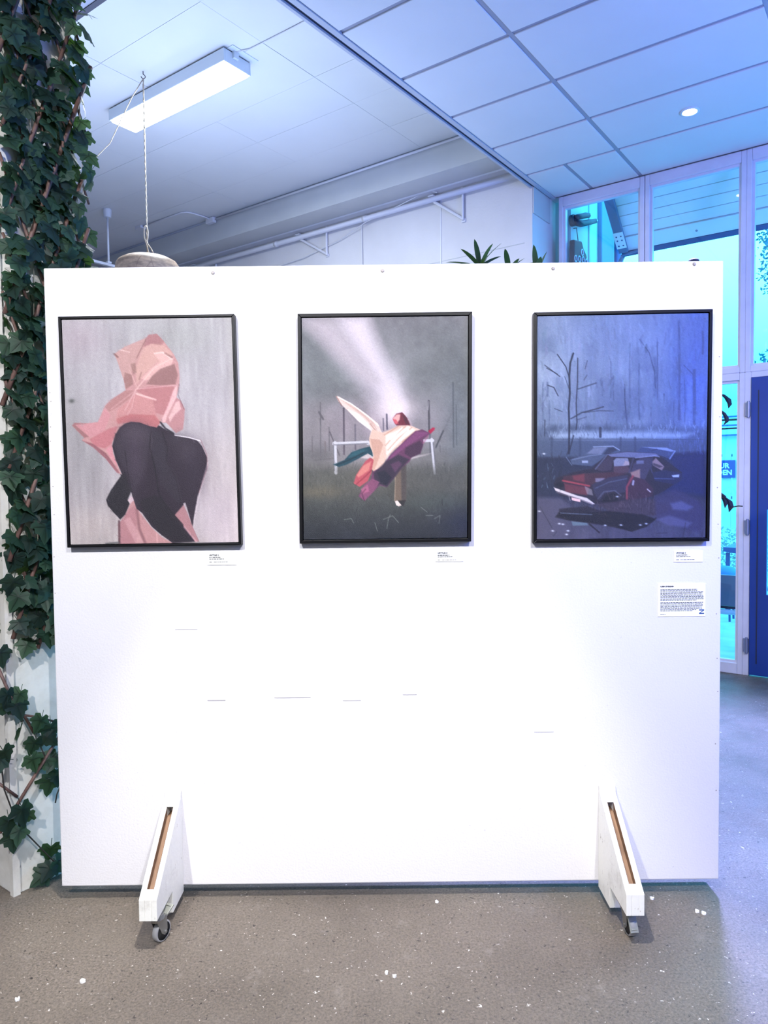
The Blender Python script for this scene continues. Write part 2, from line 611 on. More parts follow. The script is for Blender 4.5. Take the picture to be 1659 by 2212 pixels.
# edge trim of the dropped ceiling: grey angle, dark shadow gap, grey lip, and the upstand behind it
t1 = MB()
t1.rbox(2.572, 2.606, 2.2, VW - .03, ZD - .006, 4.0)
t1.rbox(2.630, 2.648, 2.2, VW - .03, ZD - .010, 4.0)
trim = struct('trim_1', t1, M['trimlight'], 'grey metal edge trim along the dropped ceiling')
MB().rbox(2.606, 2.630, 2.2, VW - .03, ZD + .004, 4.0).build('dark_gap', M['trimdark'], trim)
MB().rbox(UE, 2.66, 2.2, VB, 4.0, ZR + .02).build('upstand', M['rpanel'], trim)
t2 = MB()
t2.rbox(2.66, UL, 2.12, 2.17, ZD - .006, 4.0)
trim2 = struct('trim_2', t2, M['trimlight'], 'blue grey edge trim along the near side of the ceiling recess')
MB().rbox(2.66, UL, 2.17, 2.20, ZD - .01, 4.0).build('dark_gap', M['trimdark'], trim2)
MB().rbox(2.66, UL, 2.2, 2.23, 4.0, ZR + .02).build('upstand', M['rpanel'], trim2)

# recess ceiling: long painted boards with tight joints
cr_ = struct('ceiling', MB().rbox(UE, UL, 2.2, VW, ZR + .016, ZR + .1), M['joint'], 'higher white board ceiling with thin joints')
rv = [2.23, 2.435, 2.94, 3.445, 3.955, 4.40, 4.86, 5.335]
ru = [2.66, 3.49, 4.53, 5.62, 6.70, 7.8, 8.9, UL]
for j in range(len(rv) - 1):
    off = 0.0 if j % 2 else 0.0
    for i in range(len(ru) - 1):
        gp = .0007 if (i * 2 + j) % 3 else .0016
        dz = random.uniform(0, .002)
        MB().rbox(ru[i] + gp, ru[i + 1] - gp, rv[j] + gp, rv[j + 1] - gp, ZR - dz, ZR + .016).build('ceiling_board', M['rpanel'], cr_)

bm_ = struct('ceiling_beam', MB().rbox(2.66, UL, 5.334, VB, 4.132, ZR + .02), M['beam'], 'white boxed beam along the top of the back wall')
MB().rbox(2.66, UL, 5.322, 5.334, ZR - .022, ZR - .004).build('beam_lip', M['trimlight'], bm_)
MB().rbox(2.66, UL, 5.60, VB, 4.118, 4.132).build('wall_batten', M['pipe'], bm_)

# pillar with the ivy
pl = struct('pillar', MB().rbox(2.648, 2.96, 1.277, 1.590, 0, ZD), M['pillar'], 'white panelled square pillar behind the ivy', bevel=.004)
c_ = MB()
c_.rbox(2.640, 2.665, 1.269, 1.295, 0.0, ZD)
c_.build('corner_bead', M['pillar'], pl)
for zz in (.10, .50, .72, .95, 1.12):
    MB().lathe(R(2.6475, 1.297, zz), -U, [(0, .004), (.004, .0035), (.006, 0)], 10).build('screw', M['nail'], pl)

# ------------------------------------------------------------------ window wall
def frame_bar(par, u0, u1, z0, z1, d0=VW - .03, d1=VW + .05):
    MB().rbox(u0, u1, d0, d1, z0, z1).build('frame_bar', M['winframe'], par, bevel=.006)


hdr = struct('wall_window', MB().rbox(UR, 2.626, VW, VW + .1, ZD + .006, 4.6), M['wall'])
cols = [(2.505, 1.85), (1.772, 1.102), (1.028, 0.16), (0.08, -1.1), (-1.18, -2.3)]
nwin = 0
for ci, (ua, ub_) in enumerate(cols):
    nwin += 1
    w = struct('window_%d' % nwin, MB().rbox(ub_ - .036, ua + .036, VW + .045, VW + .06, 2.29, 3.935), M['winframe'])
    # replaced below by a ring-shaped frame
    me = MB()
    zA, zB = 2.345, 3.862
    for (u0, u1, z0, z1) in ((ua, ua + .037, 2.30, ZD - .004), (ub_ - .037, ub_, 2.30, ZD - .004)):
        me.rbox(u0, u1, VW - .03, VW + .06, z0, z1)
    me.rbox(ub_, ua, VW - .03, VW + .06, 2.30, zA)
    me.rbox(ub_, ua, VW - .03, VW + .06, zB, ZD - .004)
    w.data = me.mesh('window_frame', M['winframe'])
    b = w.modifiers.new('bevel', 'BEVEL')
    b.width = .005
    b.segments = 2
    bead = MB()
    q = .018
    bead.rbox(ua - q, ua, VW - .012, VW + .03, zA, zB)
    bead.rbox(ub_, ub_ + q, VW - .012, VW + .03, zA, zB)
    bead.rbox(ub_ + q, ua - q, VW - .012, VW + .03, zA, zA + q)
    bead.rbox(ub_ + q, ua - q, VW - .012, VW + .03, zB - q, zB)
    bead.build('glazing_bead', M['winframe'], w)
    MB().rbox(ub_ + .004, ua - .004, VW + .008, VW + .014, zA + .004, zB - .004).build('glass_pane', M['glass'], w)
# lower row: fixed lights left of the door, door, fixed lights right of it
for ci, (ua, ub_) in enumerate([cols[0], cols[1], cols[3], cols[4]]):
    nwin += 1
    me = MB()
    zA, zB = 0.085, 2.245
    me.rbox(ua, ua + .037, VW - .03, VW + .06, 0, 2.30)
    me.rbox(ub_ - .037, ub_, VW - .03, VW + .06, 0, 2.30)
    me.rbox(ub_, ua, VW - .03, VW + .06, 0, zA)
    me.rbox(ub_, ua, VW - .03, VW + .06, zB, 2.30)
    w = struct('window_%d' % nwin, me, M['winframe'], bevel=.005)
    bead = MB()
    q = .018
    bead.rbox(ua - q, ua, VW - .012, VW + .03, zA, zB)
    bead.rbox(ub_, ub_ + q, VW - .012, VW + .03, zA, zB)
    bead.rbox(ub_ + q, ua - q, VW - .012, VW + .03, zA, zA + q)
    bead.rbox(ub_ + q, ua - q, VW - .012, VW + .03, zB - q, zB)
    bead.build('glazing_bead', M['winframe'], w)
    MB().rbox(ub_ + .004, ua - .004, VW + .008, VW + .014, zA + .004, zB - .004).build('glass_pane', M['glass'], w)
# door leaf with a glazed opening
du0, du1 = 1.018, 0.168
me = MB()
for (a, b, z0, z1) in ((du0, .905, 0.012, 2.255), (.28, du1, .012, 2.255), (.905, .28, .012, .63), (.905, .28, 1.27, 2.255)):
    me.rbox(b, a, VW - .04, VW + .01, z0, z1)
door = struct('door_1', me, M['door'], 'dark blue painted door beside the tall windows')
MB().rbox(.286, .899, VW - .018, VW - .012, .636, 1.264).build('glass_pane', M['glass'], door)
jb = MB()
jb.rbox(1.021, 1.065, VW - .03, VW + .06, 0, 2.30)
jb.rbox(.123, .165, VW - .03, VW + .06, 0, 2.30)
jb.rbox(.165, 1.021, VW - .03, VW + .06, 2.258, 2.30)
jb.build('door_frame', M['winframe'], door, bevel=.004)
pm = MB()
for (a, b, z0, z1) in ((.972, .964, .10, 2.16), ):
    pm.rbox(b, a, VW - .043, VW - .04, z0, z1)
pm.build('panel_groove', M['trimdark'], door)
for zz in (2.02, 1.135, .235):
    h = MB()
    h.tube([R(1.035, VW - .05, zz - .055), R(1.035, VW - .05, zz + .055)], .0125, 10)
    h.tube([R(1.035, VW - .05, zz - .062), R(1.035, VW - .05, zz - .055)], .009, 8)
    h.tube([R(1.035, VW - .05, zz + .055), R(1.035, VW - .05, zz + .062)], .009, 8)
    h.rbox(1.022, 1.06, VW - .046, VW - .03, zz - .05, zz + .05)
    h.build('hinge', M['hinge'], door, smooth=False)

# ------------------------------------------------------------------ exhibition board
BY = 2.565
BX0, BX1, BZ0, BZ1 = -1.182, 1.1975, 0.0525, 2.2635
board = thing('exhibition_board', 'large white freestanding exhibition board on two slanted feet with castors, hung with three paintings',
              'display board', (0.0, BY + .055, 0))
MB().abox((BX0, BY, BZ0), (BX1, BY + .11, BZ1)).build('panel', M['board'], board, bevel=.004)
for (x, z) in ((-.589, 2.24), (.004, 2.241), (.601, 2.242), (1.095, 2.252)):
    MB().lathe((x, BY - .0005, z), (0, -1, 0), [(0, .004), (.004, .0035), (.0065, 0)], 10).build('screw', M['nail'], board)
for i, z in enumerate((1.93, 1.72, 1.47, 1.34, 1.22, 1.02, .86, .74, .55, .38)):
    MB().lathe((1.185 + .004 * math.sin(i * 2.1), BY - .0002, z), (0, -1, 0), [(0, .001), (.0016, .0007), (.0024, 0)], 8).build('nail_head', M['nail'], board)
for i, z in enumerate((1.83, 1.80, 1.71, 1.66, 1.50, 1.40, 1.25, 1.12)):
    MB().lathe((-1.172 + .003 * math.sin(i * 1.7), BY - .0002, z), (0, -1, 0), [(0, .001), (.0014, .0007), (.0021, 0)], 8).build('nail_head', M['nail'], board)
for (x0, x1, z, hh) in ((-.64, -.575, .728, .0016), (-.40, -.27, .735, .0014), (-.155, -.09, .722, .001), (.06, .11, .741, .001), (.53, .60, .60, .0008), (-.75, -.67, .985, .0008)):
    MB().abox((x0, BY - .0008, z - hh), (x1, BY + .001, z + hh)).build('scuff_mark', M['scuff'], board)


def foot(xc, lean, pedal_front):
    """slanted foot: two cheeks around a plywood slot, notched underneath for the castor"""
    w, s = .029, .0115
    yb, yf, yn = BY, 2.262, 2.432
    zt, zc, zf, zb, zl = .405, .383, .176, .106, .031
    yc = BY - .016
    prof = [(yb, zl), (yn, zl), (yn, zb), (yf, zb), (yf, zf), (yc, zc), (yc + .006, zt), (yb, zt)]
    f = MB()
    for sgn in (-1, 1):
        x0, x1 = sorted((xc + sgn * s, xc + sgn * w))
        f.prism([(x0, y, z) for y, z in prof], (x1 - x0, 0, 0))
    # end blocks between the cheeks, leaving the slot open
    f.prism([(xc - s, y, z) for y, z in [(yf, zb), (yf, zf), (yf + .028, zf + .0202), (yf + .028, zb)]], (2 * s, 0, 0))
    f.prism([(xc - s, y, z) for y, z in [(yb, zt), (yc + .006, zt), (yc, zc), (yc - .03, zc - .0217), (yb, zc - .0217)]], (2 * s, 0, 0))
    f.prism([(xc - s, y, z) for y, z in [(yb, zl), (yn, zl), (yn, zl + .05), (yb, zl + .05)]], (2 * s, 0, 0))
    ft = f.build('foot', M['foot'], board, bevel=.0015)
    ft['label'] = 'white foot with a raw plywood slot'
    p = MB()
    # plywood bottom of the slot and its two raw inner sides
    p.prism([(xc - s, y, z) for y, z in [(yf + .028, zb), (yf + .028, zf - .008), (yc - .03, zc - .055), (yb, zc - .055), (yb, zl + .052), (yn, zl + .052), (yn, zb)]], (2 * s, 0, 0))
    for sgn in (-1, 1):
        x = xc + sgn * (s - .0006)
        p.prism([(x, y, z) for y, z in [(yf + .028, zf - .012), (yf + .028, zf + .0196), (yc - .03, zc - .0222), (yc - .03, zc - .06)]], (-sgn * .0006, 0, 0))
    p.build('slot_lining', M['ply'], ft)
    # castor
    ca = MB()
    if pedal_front:
        swv = Vector((0.10, -0.99, 0)).normalized()     # trailing direction
        cx, cy = xc + .004, 2.352
    else:
        swv = Vector((0.42, 0.9, 0)).normalized()
        cx, cy = xc + .012, 2.315
    side = Vector((swv.y, -swv.x, 0))
    hub = Vector((cx, cy, .034)) + swv * .018
    rw = .034
    ca.abox((xc - .027, cy - .032, .100), (xc + .027, cy + .032, .106))
    ca.lathe((cx, cy, .078), (0, 0, 1), [(0, 0), (.022, 0), (.024, .008), (.02, .022), (0, .022)], 16)
    for sgn in (-1, 1):
        o_ = side * (sgn * .014)
        a = Vector((cx, cy, .088)) - swv * .02 + o_
        b_ = Vector((cx, cy, .088)) + swv * .028 + o_
        ca.prism([a, b_, hub + swv * .012 + Vector((0, 0, .004)) + o_, hub - Vector((0, 0, .012)) + o_, hub - swv * .014 + o_], side * (sgn * .002))
    cs = ca.build('castor', M['steel'], board, bevel=.0008)
    wb = MB()
    wb.lathe(hub - side * .0105, side, [(.0285, 0), (rw - .002, 0), (rw, .002), (rw, .019), (rw - .002, .021), (.0285, .021)], 28)
    wb.build('wheel_tread', M['rubber'], cs, smooth=True)
    wh = MB()
    wh.lathe(hub - side * .0095, side, [(0, -.001), (.006, -.001), (.007, .003), (.029, .001), (.029, .018), (.007, .016), (.006, .02), (0, .02)], 24)
    wh.build('wheel_hub', M['hub'], cs, smooth=True)
    MB().tube([hub - side * .021, hub + side * .021], .005, 8).build('axle', M['steel'], cs)
    br = MB()
    pd = Vector((0, 0, 1))
    base = Vector((cx, cy, .078)) + swv * .026
    tip = base + swv * (.030 if pedal_front else .038) + Vector((0, 0, -.05 if pedal_front else .02))
    ax = (tip - base).normalized()
    nn = side.cross(ax).normalized()
    br.box((base + tip) / 2, ax * ((tip - base).length / 2), side * .014, nn * .003)
    for q in (.18, .82):
        br.box(base + (tip - base) * q + nn * (.004 if nn.dot(Vector((0, -.6, .8))) > 0 else -.004), ax * .0025, side * .010, nn * .002)
    br.build('brake_pedal', M['pedal'], cs, bevel=.001)


foot(-.769, 1, False)
foot(.790, -1, True)

# ------------------------------------------------------------------ paintings (flat art, painted into a colour attribute of the canvas)
class Art:
    def __init__(self, quad, W_=372, H_=490):
        self.W, self.H = W_, H_
        self.a = np.zeros((H_, W_, 3))
        self.q = np.array(quad, float)   # TL, TR, BR, BL in sketch units
        yy, xx = np.mgrid[0:H_, 0:W_]
        self.xx, self.yy = xx + .5, yy + .5

    def T(self, pts):
        tl, tr, br, bl = self.q
        out = []
        for p in pts:
            p = np.array(p, float)
            v = .5
            u = .5
            for _ in range(6):
                l = tl + (bl - tl) * v
                r = tr + (br - tr) * v
                u = (p[0] - l[0]) / (r[0] - l[0])
                t = tl + (tr - tl) * u
                b = bl + (br - bl) * u
                v = (p[1] - t[1]) / (b[1] - t[1])
            out.append((u * self.W, v * self.H))
        return np.array(out)

    @property
    def s(self):
        return self.W / np.linalg.norm(self.q[1] - self.q[0])

    @staticmethod
    def c(col):
        return np.array(col, float) / 255.0

    def blend(self, sl, mask, col):
        self.a[sl] = self.a[sl] * (1 - mask[..., None]) + self.c(col) * mask[..., None]

    def box(self, P, pad):
        x0, y0 = np.floor(P.min(0) - pad).astype(int)
        x1, y1 = np.ceil(P.max(0) + pad).astype(int)
        x0, y0 = max(0, x0), max(0, y0)
        x1, y1 = min(self.W, x1), min(self.H, y1)
        if x1 <= x0 or y1 <= y0:
            return None
        return (slice(y0, y1), slice(x0, x1))

    def seg(self, X, Y, P, closed):
        d = np.full(X.shape, 1e9)
        n = len(P)
        for i in range(n if closed else n - 1):
            a, b = P[i], P[(i + 1) % n]
            ab = b - a
            L = ab @ ab + 1e-9
            t = np.clip(((X - a[0]) * ab[0] + (Y - a[1]) * ab[1]) / L, 0, 1)
            d = np.minimum(d, np.hypot(X - a[0] - t * ab[0], Y - a[1] - t * ab[1]))
        return d

    def poly(self, pts, col, soft=1.0, alpha=1.0, col2=None, axis=None):
        P = self.T(pts)
        sl = self.box(P, soft + 2)
        if sl is None:
            return
        X, Y = self.xx[sl], self.yy[sl]
        ins = np.zeros(X.shape, bool)
        n = len(P)
        for i in range(n):
            a, b = P[i], P[(i + 1) % n]
            cnd = (a[1] > Y) != (b[1] > Y)
            xi = (b[0] - a[0]) * (Y - a[1]) / (b[1] - a[1] + 1e-12) + a[0]
            ins ^= cnd & (X < xi)
        d = self.seg(X, Y, P, True)
        sd = np.where(ins, d, -d)
        mk = np.clip(sd / max(soft, .3) + .5, 0, 1) * alpha
        if col2 is not None:
            A = self.T(axis)
            ab = A[1] - A[0]
            t = np.clip(((X - A[0][0]) * ab[0] + (Y - A[0][1]) * ab[1]) / (ab @ ab), 0, 1)[..., None]
            cc_ = self.c(col) * (1 - t) + self.c(col2) * t
            self.a[sl] = self.a[sl] * (1 - mk[..., None]) + cc_ * mk[..., None]
        else:
            self.blend(sl, mk, col)

    def line(self, pts, w, col, alpha=1.0, soft=.8):
        P = self.T(pts)
        w = w * self.s
        sl = self.box(P, w + soft + 1)
        if sl is None:
            return
        d = self.seg(self.xx[sl], self.yy[sl], P, False)
        self.blend(sl, np.clip((w / 2 - d) / soft + .5, 0, 1) * alpha, col)

    def blob(self, x, y, rx, ry, col, alpha=1.0, pw=1.0):
        P = self.T([(x, y)])[0]
        rx, ry = rx * self.s, ry * self.s
        d = ((self.xx - P[0]) / rx) ** 2 + ((self.yy - P[1]) / ry) ** 2
        self.blend((slice(None), slice(None)), np.exp(-d ** pw) * alpha, col)

    def vgrad(self, stops):
        t = (self.yy / self.H)
        ps = [p for p, _ in stops]
        for ch in range(3):
            self.a[..., ch] = np.interp(t, ps, [c_2[ch] / 255.0 for _, c_2 in stops])

    def hmul(self, left, right):
        t = (self.xx / self.W)[..., None]
        self.a *= self.c(left) * (1 - t) + self.c(right) * t

    def noise(self, gx, gy, amp, rgb=(1, 1, 1)):
        g = rng.normal(0, 1, (gy + 2, gx + 2))
        fx = self.xx / self.W * gx
        fy = self.yy / self.H * gy
        ix, iy = fx.astype(int), fy.astype(int)
        tx, ty = fx - ix, fy - iy
        tx, ty = tx * tx * (3 - 2 * tx), ty * ty * (3 - 2 * ty)
        v_ = (g[iy, ix] * (1 - tx) + g[iy, ix + 1] * tx) * (1 - ty) + (g[iy + 1, ix] * (1 - tx) + g[iy + 1, ix + 1] * tx) * ty
        self.a += v_[..., None] * amp * np.array(rgb)

    def brush(self, n_, L_, w_, ang, spread, jit, alpha=.4):
        """short strokes that pick up the paint under them and drag it, as a bristle brush does"""
        Lp, wp_ = L_ * self.s, w_ * self.s
        for _ in range(n_):
            x, y = rng.uniform(0, self.W), rng.uniform(0, self.H)
            a_ = ang + rng.normal(0, spread)
            L2, w2 = Lp * rng.uniform(.5, 1.3) / 2, max(.5, wp_ * rng.uniform(.5, 1.4) / 2)
            dx, dy = math.cos(a_), math.sin(a_)
            x0, x1 = int(max(0, x - L2 - w2)), int(min(self.W, x + L2 + w2 + 1))
            y0, y1 = int(max(0, y - L2 - w2)), int(min(self.H, y + L2 + w2 + 1))
            if x1 - x0 < 2 or y1 - y0 < 2:
                continue
            col = self.a[int(y), int(x)] * (1 + rng.normal(0, jit)) + rng.normal(0, jit * .12, 3)
            X, Y = self.xx[y0:y1, x0:x1] - x, self.yy[y0:y1, x0:x1] - y
            u_, v_ = np.abs(X * dx + Y * dy), np.abs(-X * dy + Y * dx)
            mk = np.clip((L2 - u_) / 1.5 + .5, 0, 1) * np.clip((w2 - v_) / .8 + .5, 0, 1) * alpha
            self.a[y0:y1, x0:x1] = self.a[y0:y1, x0:x1] * (1 - mk[..., None]) + col * mk[..., None]

    def linear(self, tone=1.0, sat=1.0, con=1.0):
        g_ = self.a.mean(-1, keepdims=True)
        c_ = np.clip((g_ + (self.a - g_) * sat), 0.004, 1) ** con * tone
        return np.where(c_ <= .04045, c_ / 12.92, ((c_ + .055) / 1.055) ** 2.4)


def art_one():
    A = Art([(66, 98), (1502, 84), (1558, 1980), (142, 1996)])
    A.vgrad([(0, (172, 168, 170)), (.4, (178, 172, 176)), (.8, (182, 172, 174)), (1, (178, 168, 166))])
    A.blob(250, 1300, 260, 520, (150, 146, 148), .7)
    A.blob(150, 900, 150, 300, (156, 152, 152), .5)
    A.blob(1450, 1800, 320, 420, (198, 182, 190), .6)
    A.blob(1400, 1350, 260, 300, (186, 174, 172), .5)
    A.blob(200, 250, 260, 200, (168, 150, 158), .5)
    A.blob(1050, 250, 320, 160, (160, 160, 156), .5)
    A.blob(330, 1850, 300, 160, (190, 176, 172), .6)
    A.noise(14, 7, .014)
    A.noise(60, 9, .012)
    for i in range(46):
        x = rng.uniform(110, 1500)
        y = rng.uniform(120, 1900)
        L = rng.uniform(90, 330)
        dx = rng.uniform(-70, 70)
        A.line([(x, y), (x + dx, y + L)], rng.uniform(6, 22), (200, 190, 196) if rng.random() < .5 else (150, 144, 146), .13, 6)
    # fabric over head and shoulders
    head = [(510, 385), (600, 325), (780, 252), (802, 226), (870, 217), (932, 282), (1012, 385), (1052, 462), (1062, 560), (1060, 650), (1036, 752), (1075, 782), (1106, 850), (1100, 940), (1090, 1020), (1032, 1052), (1000, 1015), (950, 965), (900, 965), (868, 1004), (800, 990), (700, 965), (610, 965), (560, 1000), (520, 1070), (488, 1140), (500, 1220), (530, 1300), (566, 1395), (532, 1385), (440, 1270), (330, 1168), (236, 1110), (256, 1090), (154, 985), (172, 963), (300, 967), (372, 955), (430, 820), (480, 770), (606, 690), (590, 600), (556, 500), (532, 430)]
    A.poly(head, (192, 146, 144), 1.4)
    F = [
        ([(510, 385), (600, 325), (780, 252), (740, 370), (690, 470), (640, 560), (590, 600), (556, 500), (532, 430)], (190, 152, 146)),
        ([(780, 252), (802, 226), (870, 217), (932, 282), (900, 330), (820, 300), (760, 330)], (168, 118, 120)),
        ([(760, 330), (830, 300), (930, 310), (1010, 390), (960, 430), (860, 470), (760, 560), (700, 640), (690, 500)], (200, 160, 150)),
        ([(840, 380), (930, 370), (1010, 440), (980, 500), (880, 560), (780, 610), (740, 590), (830, 500), (900, 450)], (214, 172, 166)),
        ([(900, 510), (1020, 470), (1048, 560), (1030, 640), (900, 650), (780, 640), (830, 570)], (152, 112, 110)),
        ([(600, 540), (660, 560), (670, 640), (610, 680), (590, 600)], (158, 118, 114)),
        ([(650, 470), (690, 460), (700, 540), (670, 560)], (160, 122, 116)),
        ([(690, 690), (800, 660), (1010, 655), (1020, 690), (980, 800), (930, 900), (860, 880), (830, 760), (740, 720)], (182, 122, 124)),
        ([(606, 690), (690, 690), (640, 760), (540, 830), (470, 870), (430, 830), (480, 770)], (176, 128, 126)),
        ([(690, 720), (830, 760), (860, 880), (900, 965), (868, 1004), (700, 965), (610, 965), (520, 960), (540, 850), (640, 770)], (196, 140, 138)),
        ([(530, 930), (640, 890), (850, 900), (900, 960), (868, 1004), (790, 990), (700, 962), (610, 962), (540, 975)], (186, 112, 114)),
        ([(1045, 640), (1035, 752), (960, 900), (940, 960), (900, 960), (960, 830), (1010, 690)], (220, 178, 178)),
        ([(1036, 752), (1075, 782), (1106, 850), (1100, 940), (1090, 1020), (1032, 1052), (1000, 1015), (950, 960), (1000, 860)], (184, 134, 136)),
        ([(1030, 790), (1060, 780), (1075, 850), (1020, 900), (980, 960), (970, 920)], (216, 178, 176)),
        ([(154, 985), (172, 963), (280, 968), (220, 1000), (300, 1080), (256, 1090)], (158, 110, 112)),
        ([(180, 980), (370, 958), (430, 840), (480, 900), (420, 1050), (300, 1085)], (200, 142, 146)),
        ([(300, 1100), (470, 1010), (540, 990), (488, 1140), (430, 1180), (340, 1160)], (190, 118, 124)),
        ([(236, 1110), (330, 1140), (440, 1220), (490, 1290), (560, 1395), (532, 1385), (440, 1270), (330, 1168)], (150, 96, 104)),
        ([(440, 1190), (490, 1140), (500, 1230), (540, 1340), (480, 1260)], (208, 142, 150)),
    ]
    for p, c_ in F:
        A.poly(p, c_, 2.4, .88)
    for p, w, c_, al in [
        ([(690, 690), (850, 500), (1010, 420)], 10, (222, 188, 180), .6), ([(700, 680), (1030, 650)], 6, (214, 172, 172), .7),
        ([(690, 690), (600, 860)], 6, (220, 184, 182), .6), ([(690, 690), (480, 850)], 7, (214, 170, 168), .55),
        ([(700, 720), (860, 770)], 16, (226, 192, 186), .7), ([(780, 260), (700, 420)], 8, (128, 84, 84), .6),
        ([(740, 540), (720, 600)], 10, (140, 100, 98), .5), ([(850, 380), (920, 372), (1000, 430)], 12, (232, 204, 198), .6),
        ([(940, 380), (1000, 415)], 16, (150, 108, 106), .6), ([(560, 350), (640, 370)], 8, (230, 206, 200), .5),
        ([(690, 700), (660, 830), (620, 900)], 5, (226, 192, 190), .5), ([(510, 385), (540, 410)], 16, (120, 84, 84), .6),
        ([(700, 660), (640, 520)], 8, (216, 180, 172), .5), ([(1060, 640), (1050, 730), (1100, 850)], 6, (110, 84, 92), .6)]:
        A.line(p, w, c_, al, 1.5)
    # pink hem below
    A.poly([(655, 1625), (692, 1622), (722, 1720), (820, 1850), (910, 1935), (1002, 1985), (545, 1992), (540, 1822), (592, 1772)], (190, 142, 142), 1.2)
    A.poly([(560, 1800), (640, 1690), (690, 1660), (700, 1990), (548, 1990)], (176, 124, 130), 2, .7)
    A.poly([(590, 1790), (640, 1760), (760, 1985), (690, 1990)], (204, 160, 160), 3, .6)
    A.line([(700, 1700), (720, 1860), (770, 1985)], 22, (128, 84, 92), .6, 4)
    A.line([(550, 1800), (552, 1990)], 18, (96, 66, 74), .8, 2)
    A.line([(868, 1900), (872, 1985)], 12, (220, 176, 172), .6, 2)
    A.poly([(640, 1600), (665, 1585), (676, 1620), (645, 1645), (626, 1622)], (206, 180, 186), 1.2)
    # dark limbs
    legs = [(555, 1005), (600, 970), (650, 955), (720, 960), (800, 990), (868, 1004), (885, 985), (925, 1012), (1020, 1062), (1100, 1085), (1205, 1110), (1252, 1165), (1295, 1262), (1292, 1360), (1252, 1480), (1212, 1590), (1190, 1720), (1170, 1850), (1110, 1640), (1092, 1650), (1120, 1740), (1226, 1975), (1000, 1985), (905, 1915), (825, 1845), (745, 1730), (696, 1690), (668, 1600), (650, 1545), (600, 1500), (560, 1400), (575, 1400), (520, 1270), (492, 1160), (520, 1060)]
    A.poly(legs, (54, 40, 58), 1.2)
    A.poly([(572, 1402), (605, 1380), (652, 1545), (622, 1622), (640, 1650), (602, 1742), (560, 1785), (505, 1725), (452, 1662), (440, 1612), (482, 1530)], (44, 38, 50), 1.2)
    A.poly([(1095, 1660), (1130, 1740), (1168, 1840), (1224, 1972), (1195, 1978), (1110, 1860), (1018, 1750)], (176, 128, 132), 1.4)
    A.line([(1100, 1850), (1200, 1975)], 14, (206, 164, 166), .7, 3)
    A.poly([(560, 1010), (650, 965), (790, 1000), (830, 1060), (812, 1160), (760, 1400), (680, 1540), (640, 1420), (560, 1300), (512, 1150)], (70, 60, 74), 10, .75)
    A.blob(700, 1060, 120, 90, (92, 80, 92), .7)
    A.blob(690, 1280, 70, 220, (86, 70, 88), .55)
    A.poly([(830, 1020), (900, 1040), (960, 1200), (950, 1300), (1040, 1450), (1085, 1640), (1040, 1640), (900, 1480), (850, 1300), (815, 1150)], (62, 54, 68), 8, .8)
    A.blob(1130, 1200, 110, 110, (84, 74, 86), .65)
    A.blob(1020, 1100, 90, 50, (76, 68, 80), .5)
    A.blob(1180, 1380, 90, 200, (66, 54, 72), .5)
    A.poly([(850, 1580), (900, 1600), (1040, 1790), (1160, 1975), (1010, 1980), (880, 1880), (760, 1730), (720, 1620)], (40, 34, 46), 6, .75)
    for p, w, c_, al in [
        ([(820, 1045), (806, 1160), (850, 1330), (885, 1560), (900, 1600)], 9, (30, 24, 34), .8), ([(900, 1600), (1000, 1730), (1090, 1830)], 8, (30, 24, 34), .7),
        ([(600, 1200), (620, 1350), (668, 1590)], 8, (34, 28, 40), .7), ([(915, 1040), (960, 1180), (948, 1280), (1030, 1420), (1075, 1640)], 8, (32, 26, 38), .8),
        ([(820, 1050), (830, 1120), (812, 1230)], 5, (110, 92, 104), .5), ([(960, 1300), (1030, 1410), (1080, 1640)], 5, (100, 82, 96), .5),
        ([(620, 1330), (655, 1500), (700, 1680)], 5, (96, 78, 92), .5), ([(520, 1060), (500, 1150), (530, 1280)], 6, (40, 32, 44), .6),
        ([(900, 960), (940, 1010), (1010, 1055)], 14, (36, 30, 42), .8)]:
        A.line(p, w, c_, al, 2)
    A.line([(1022, 1070), (1150, 1092), (1240, 1120)], 8, (232, 222, 226), .9, 1.2)
    A.line([(1240, 1110), (1290, 1230), (1300, 1330), (1225, 1560)], 5, (150, 96, 106), .7, 1.2)
    A.line([(1300, 1300), (1230, 1560), (1180, 1800)], 7, (226, 212, 214), .5, 3)
    A.blob(150, 778, 24, 18, (90, 92, 90), .9)
    A.line([(440, 1992), (550, 1980)], 14, (70, 72, 76), .7, 3)
    A.brush(1300, 60, 10, 1.35, .7, .035, .2)
    A.brush(2200, 18, 4.5, .6, 1.2, .07, .28)
    A.noise(186, 245, .010)
    return A


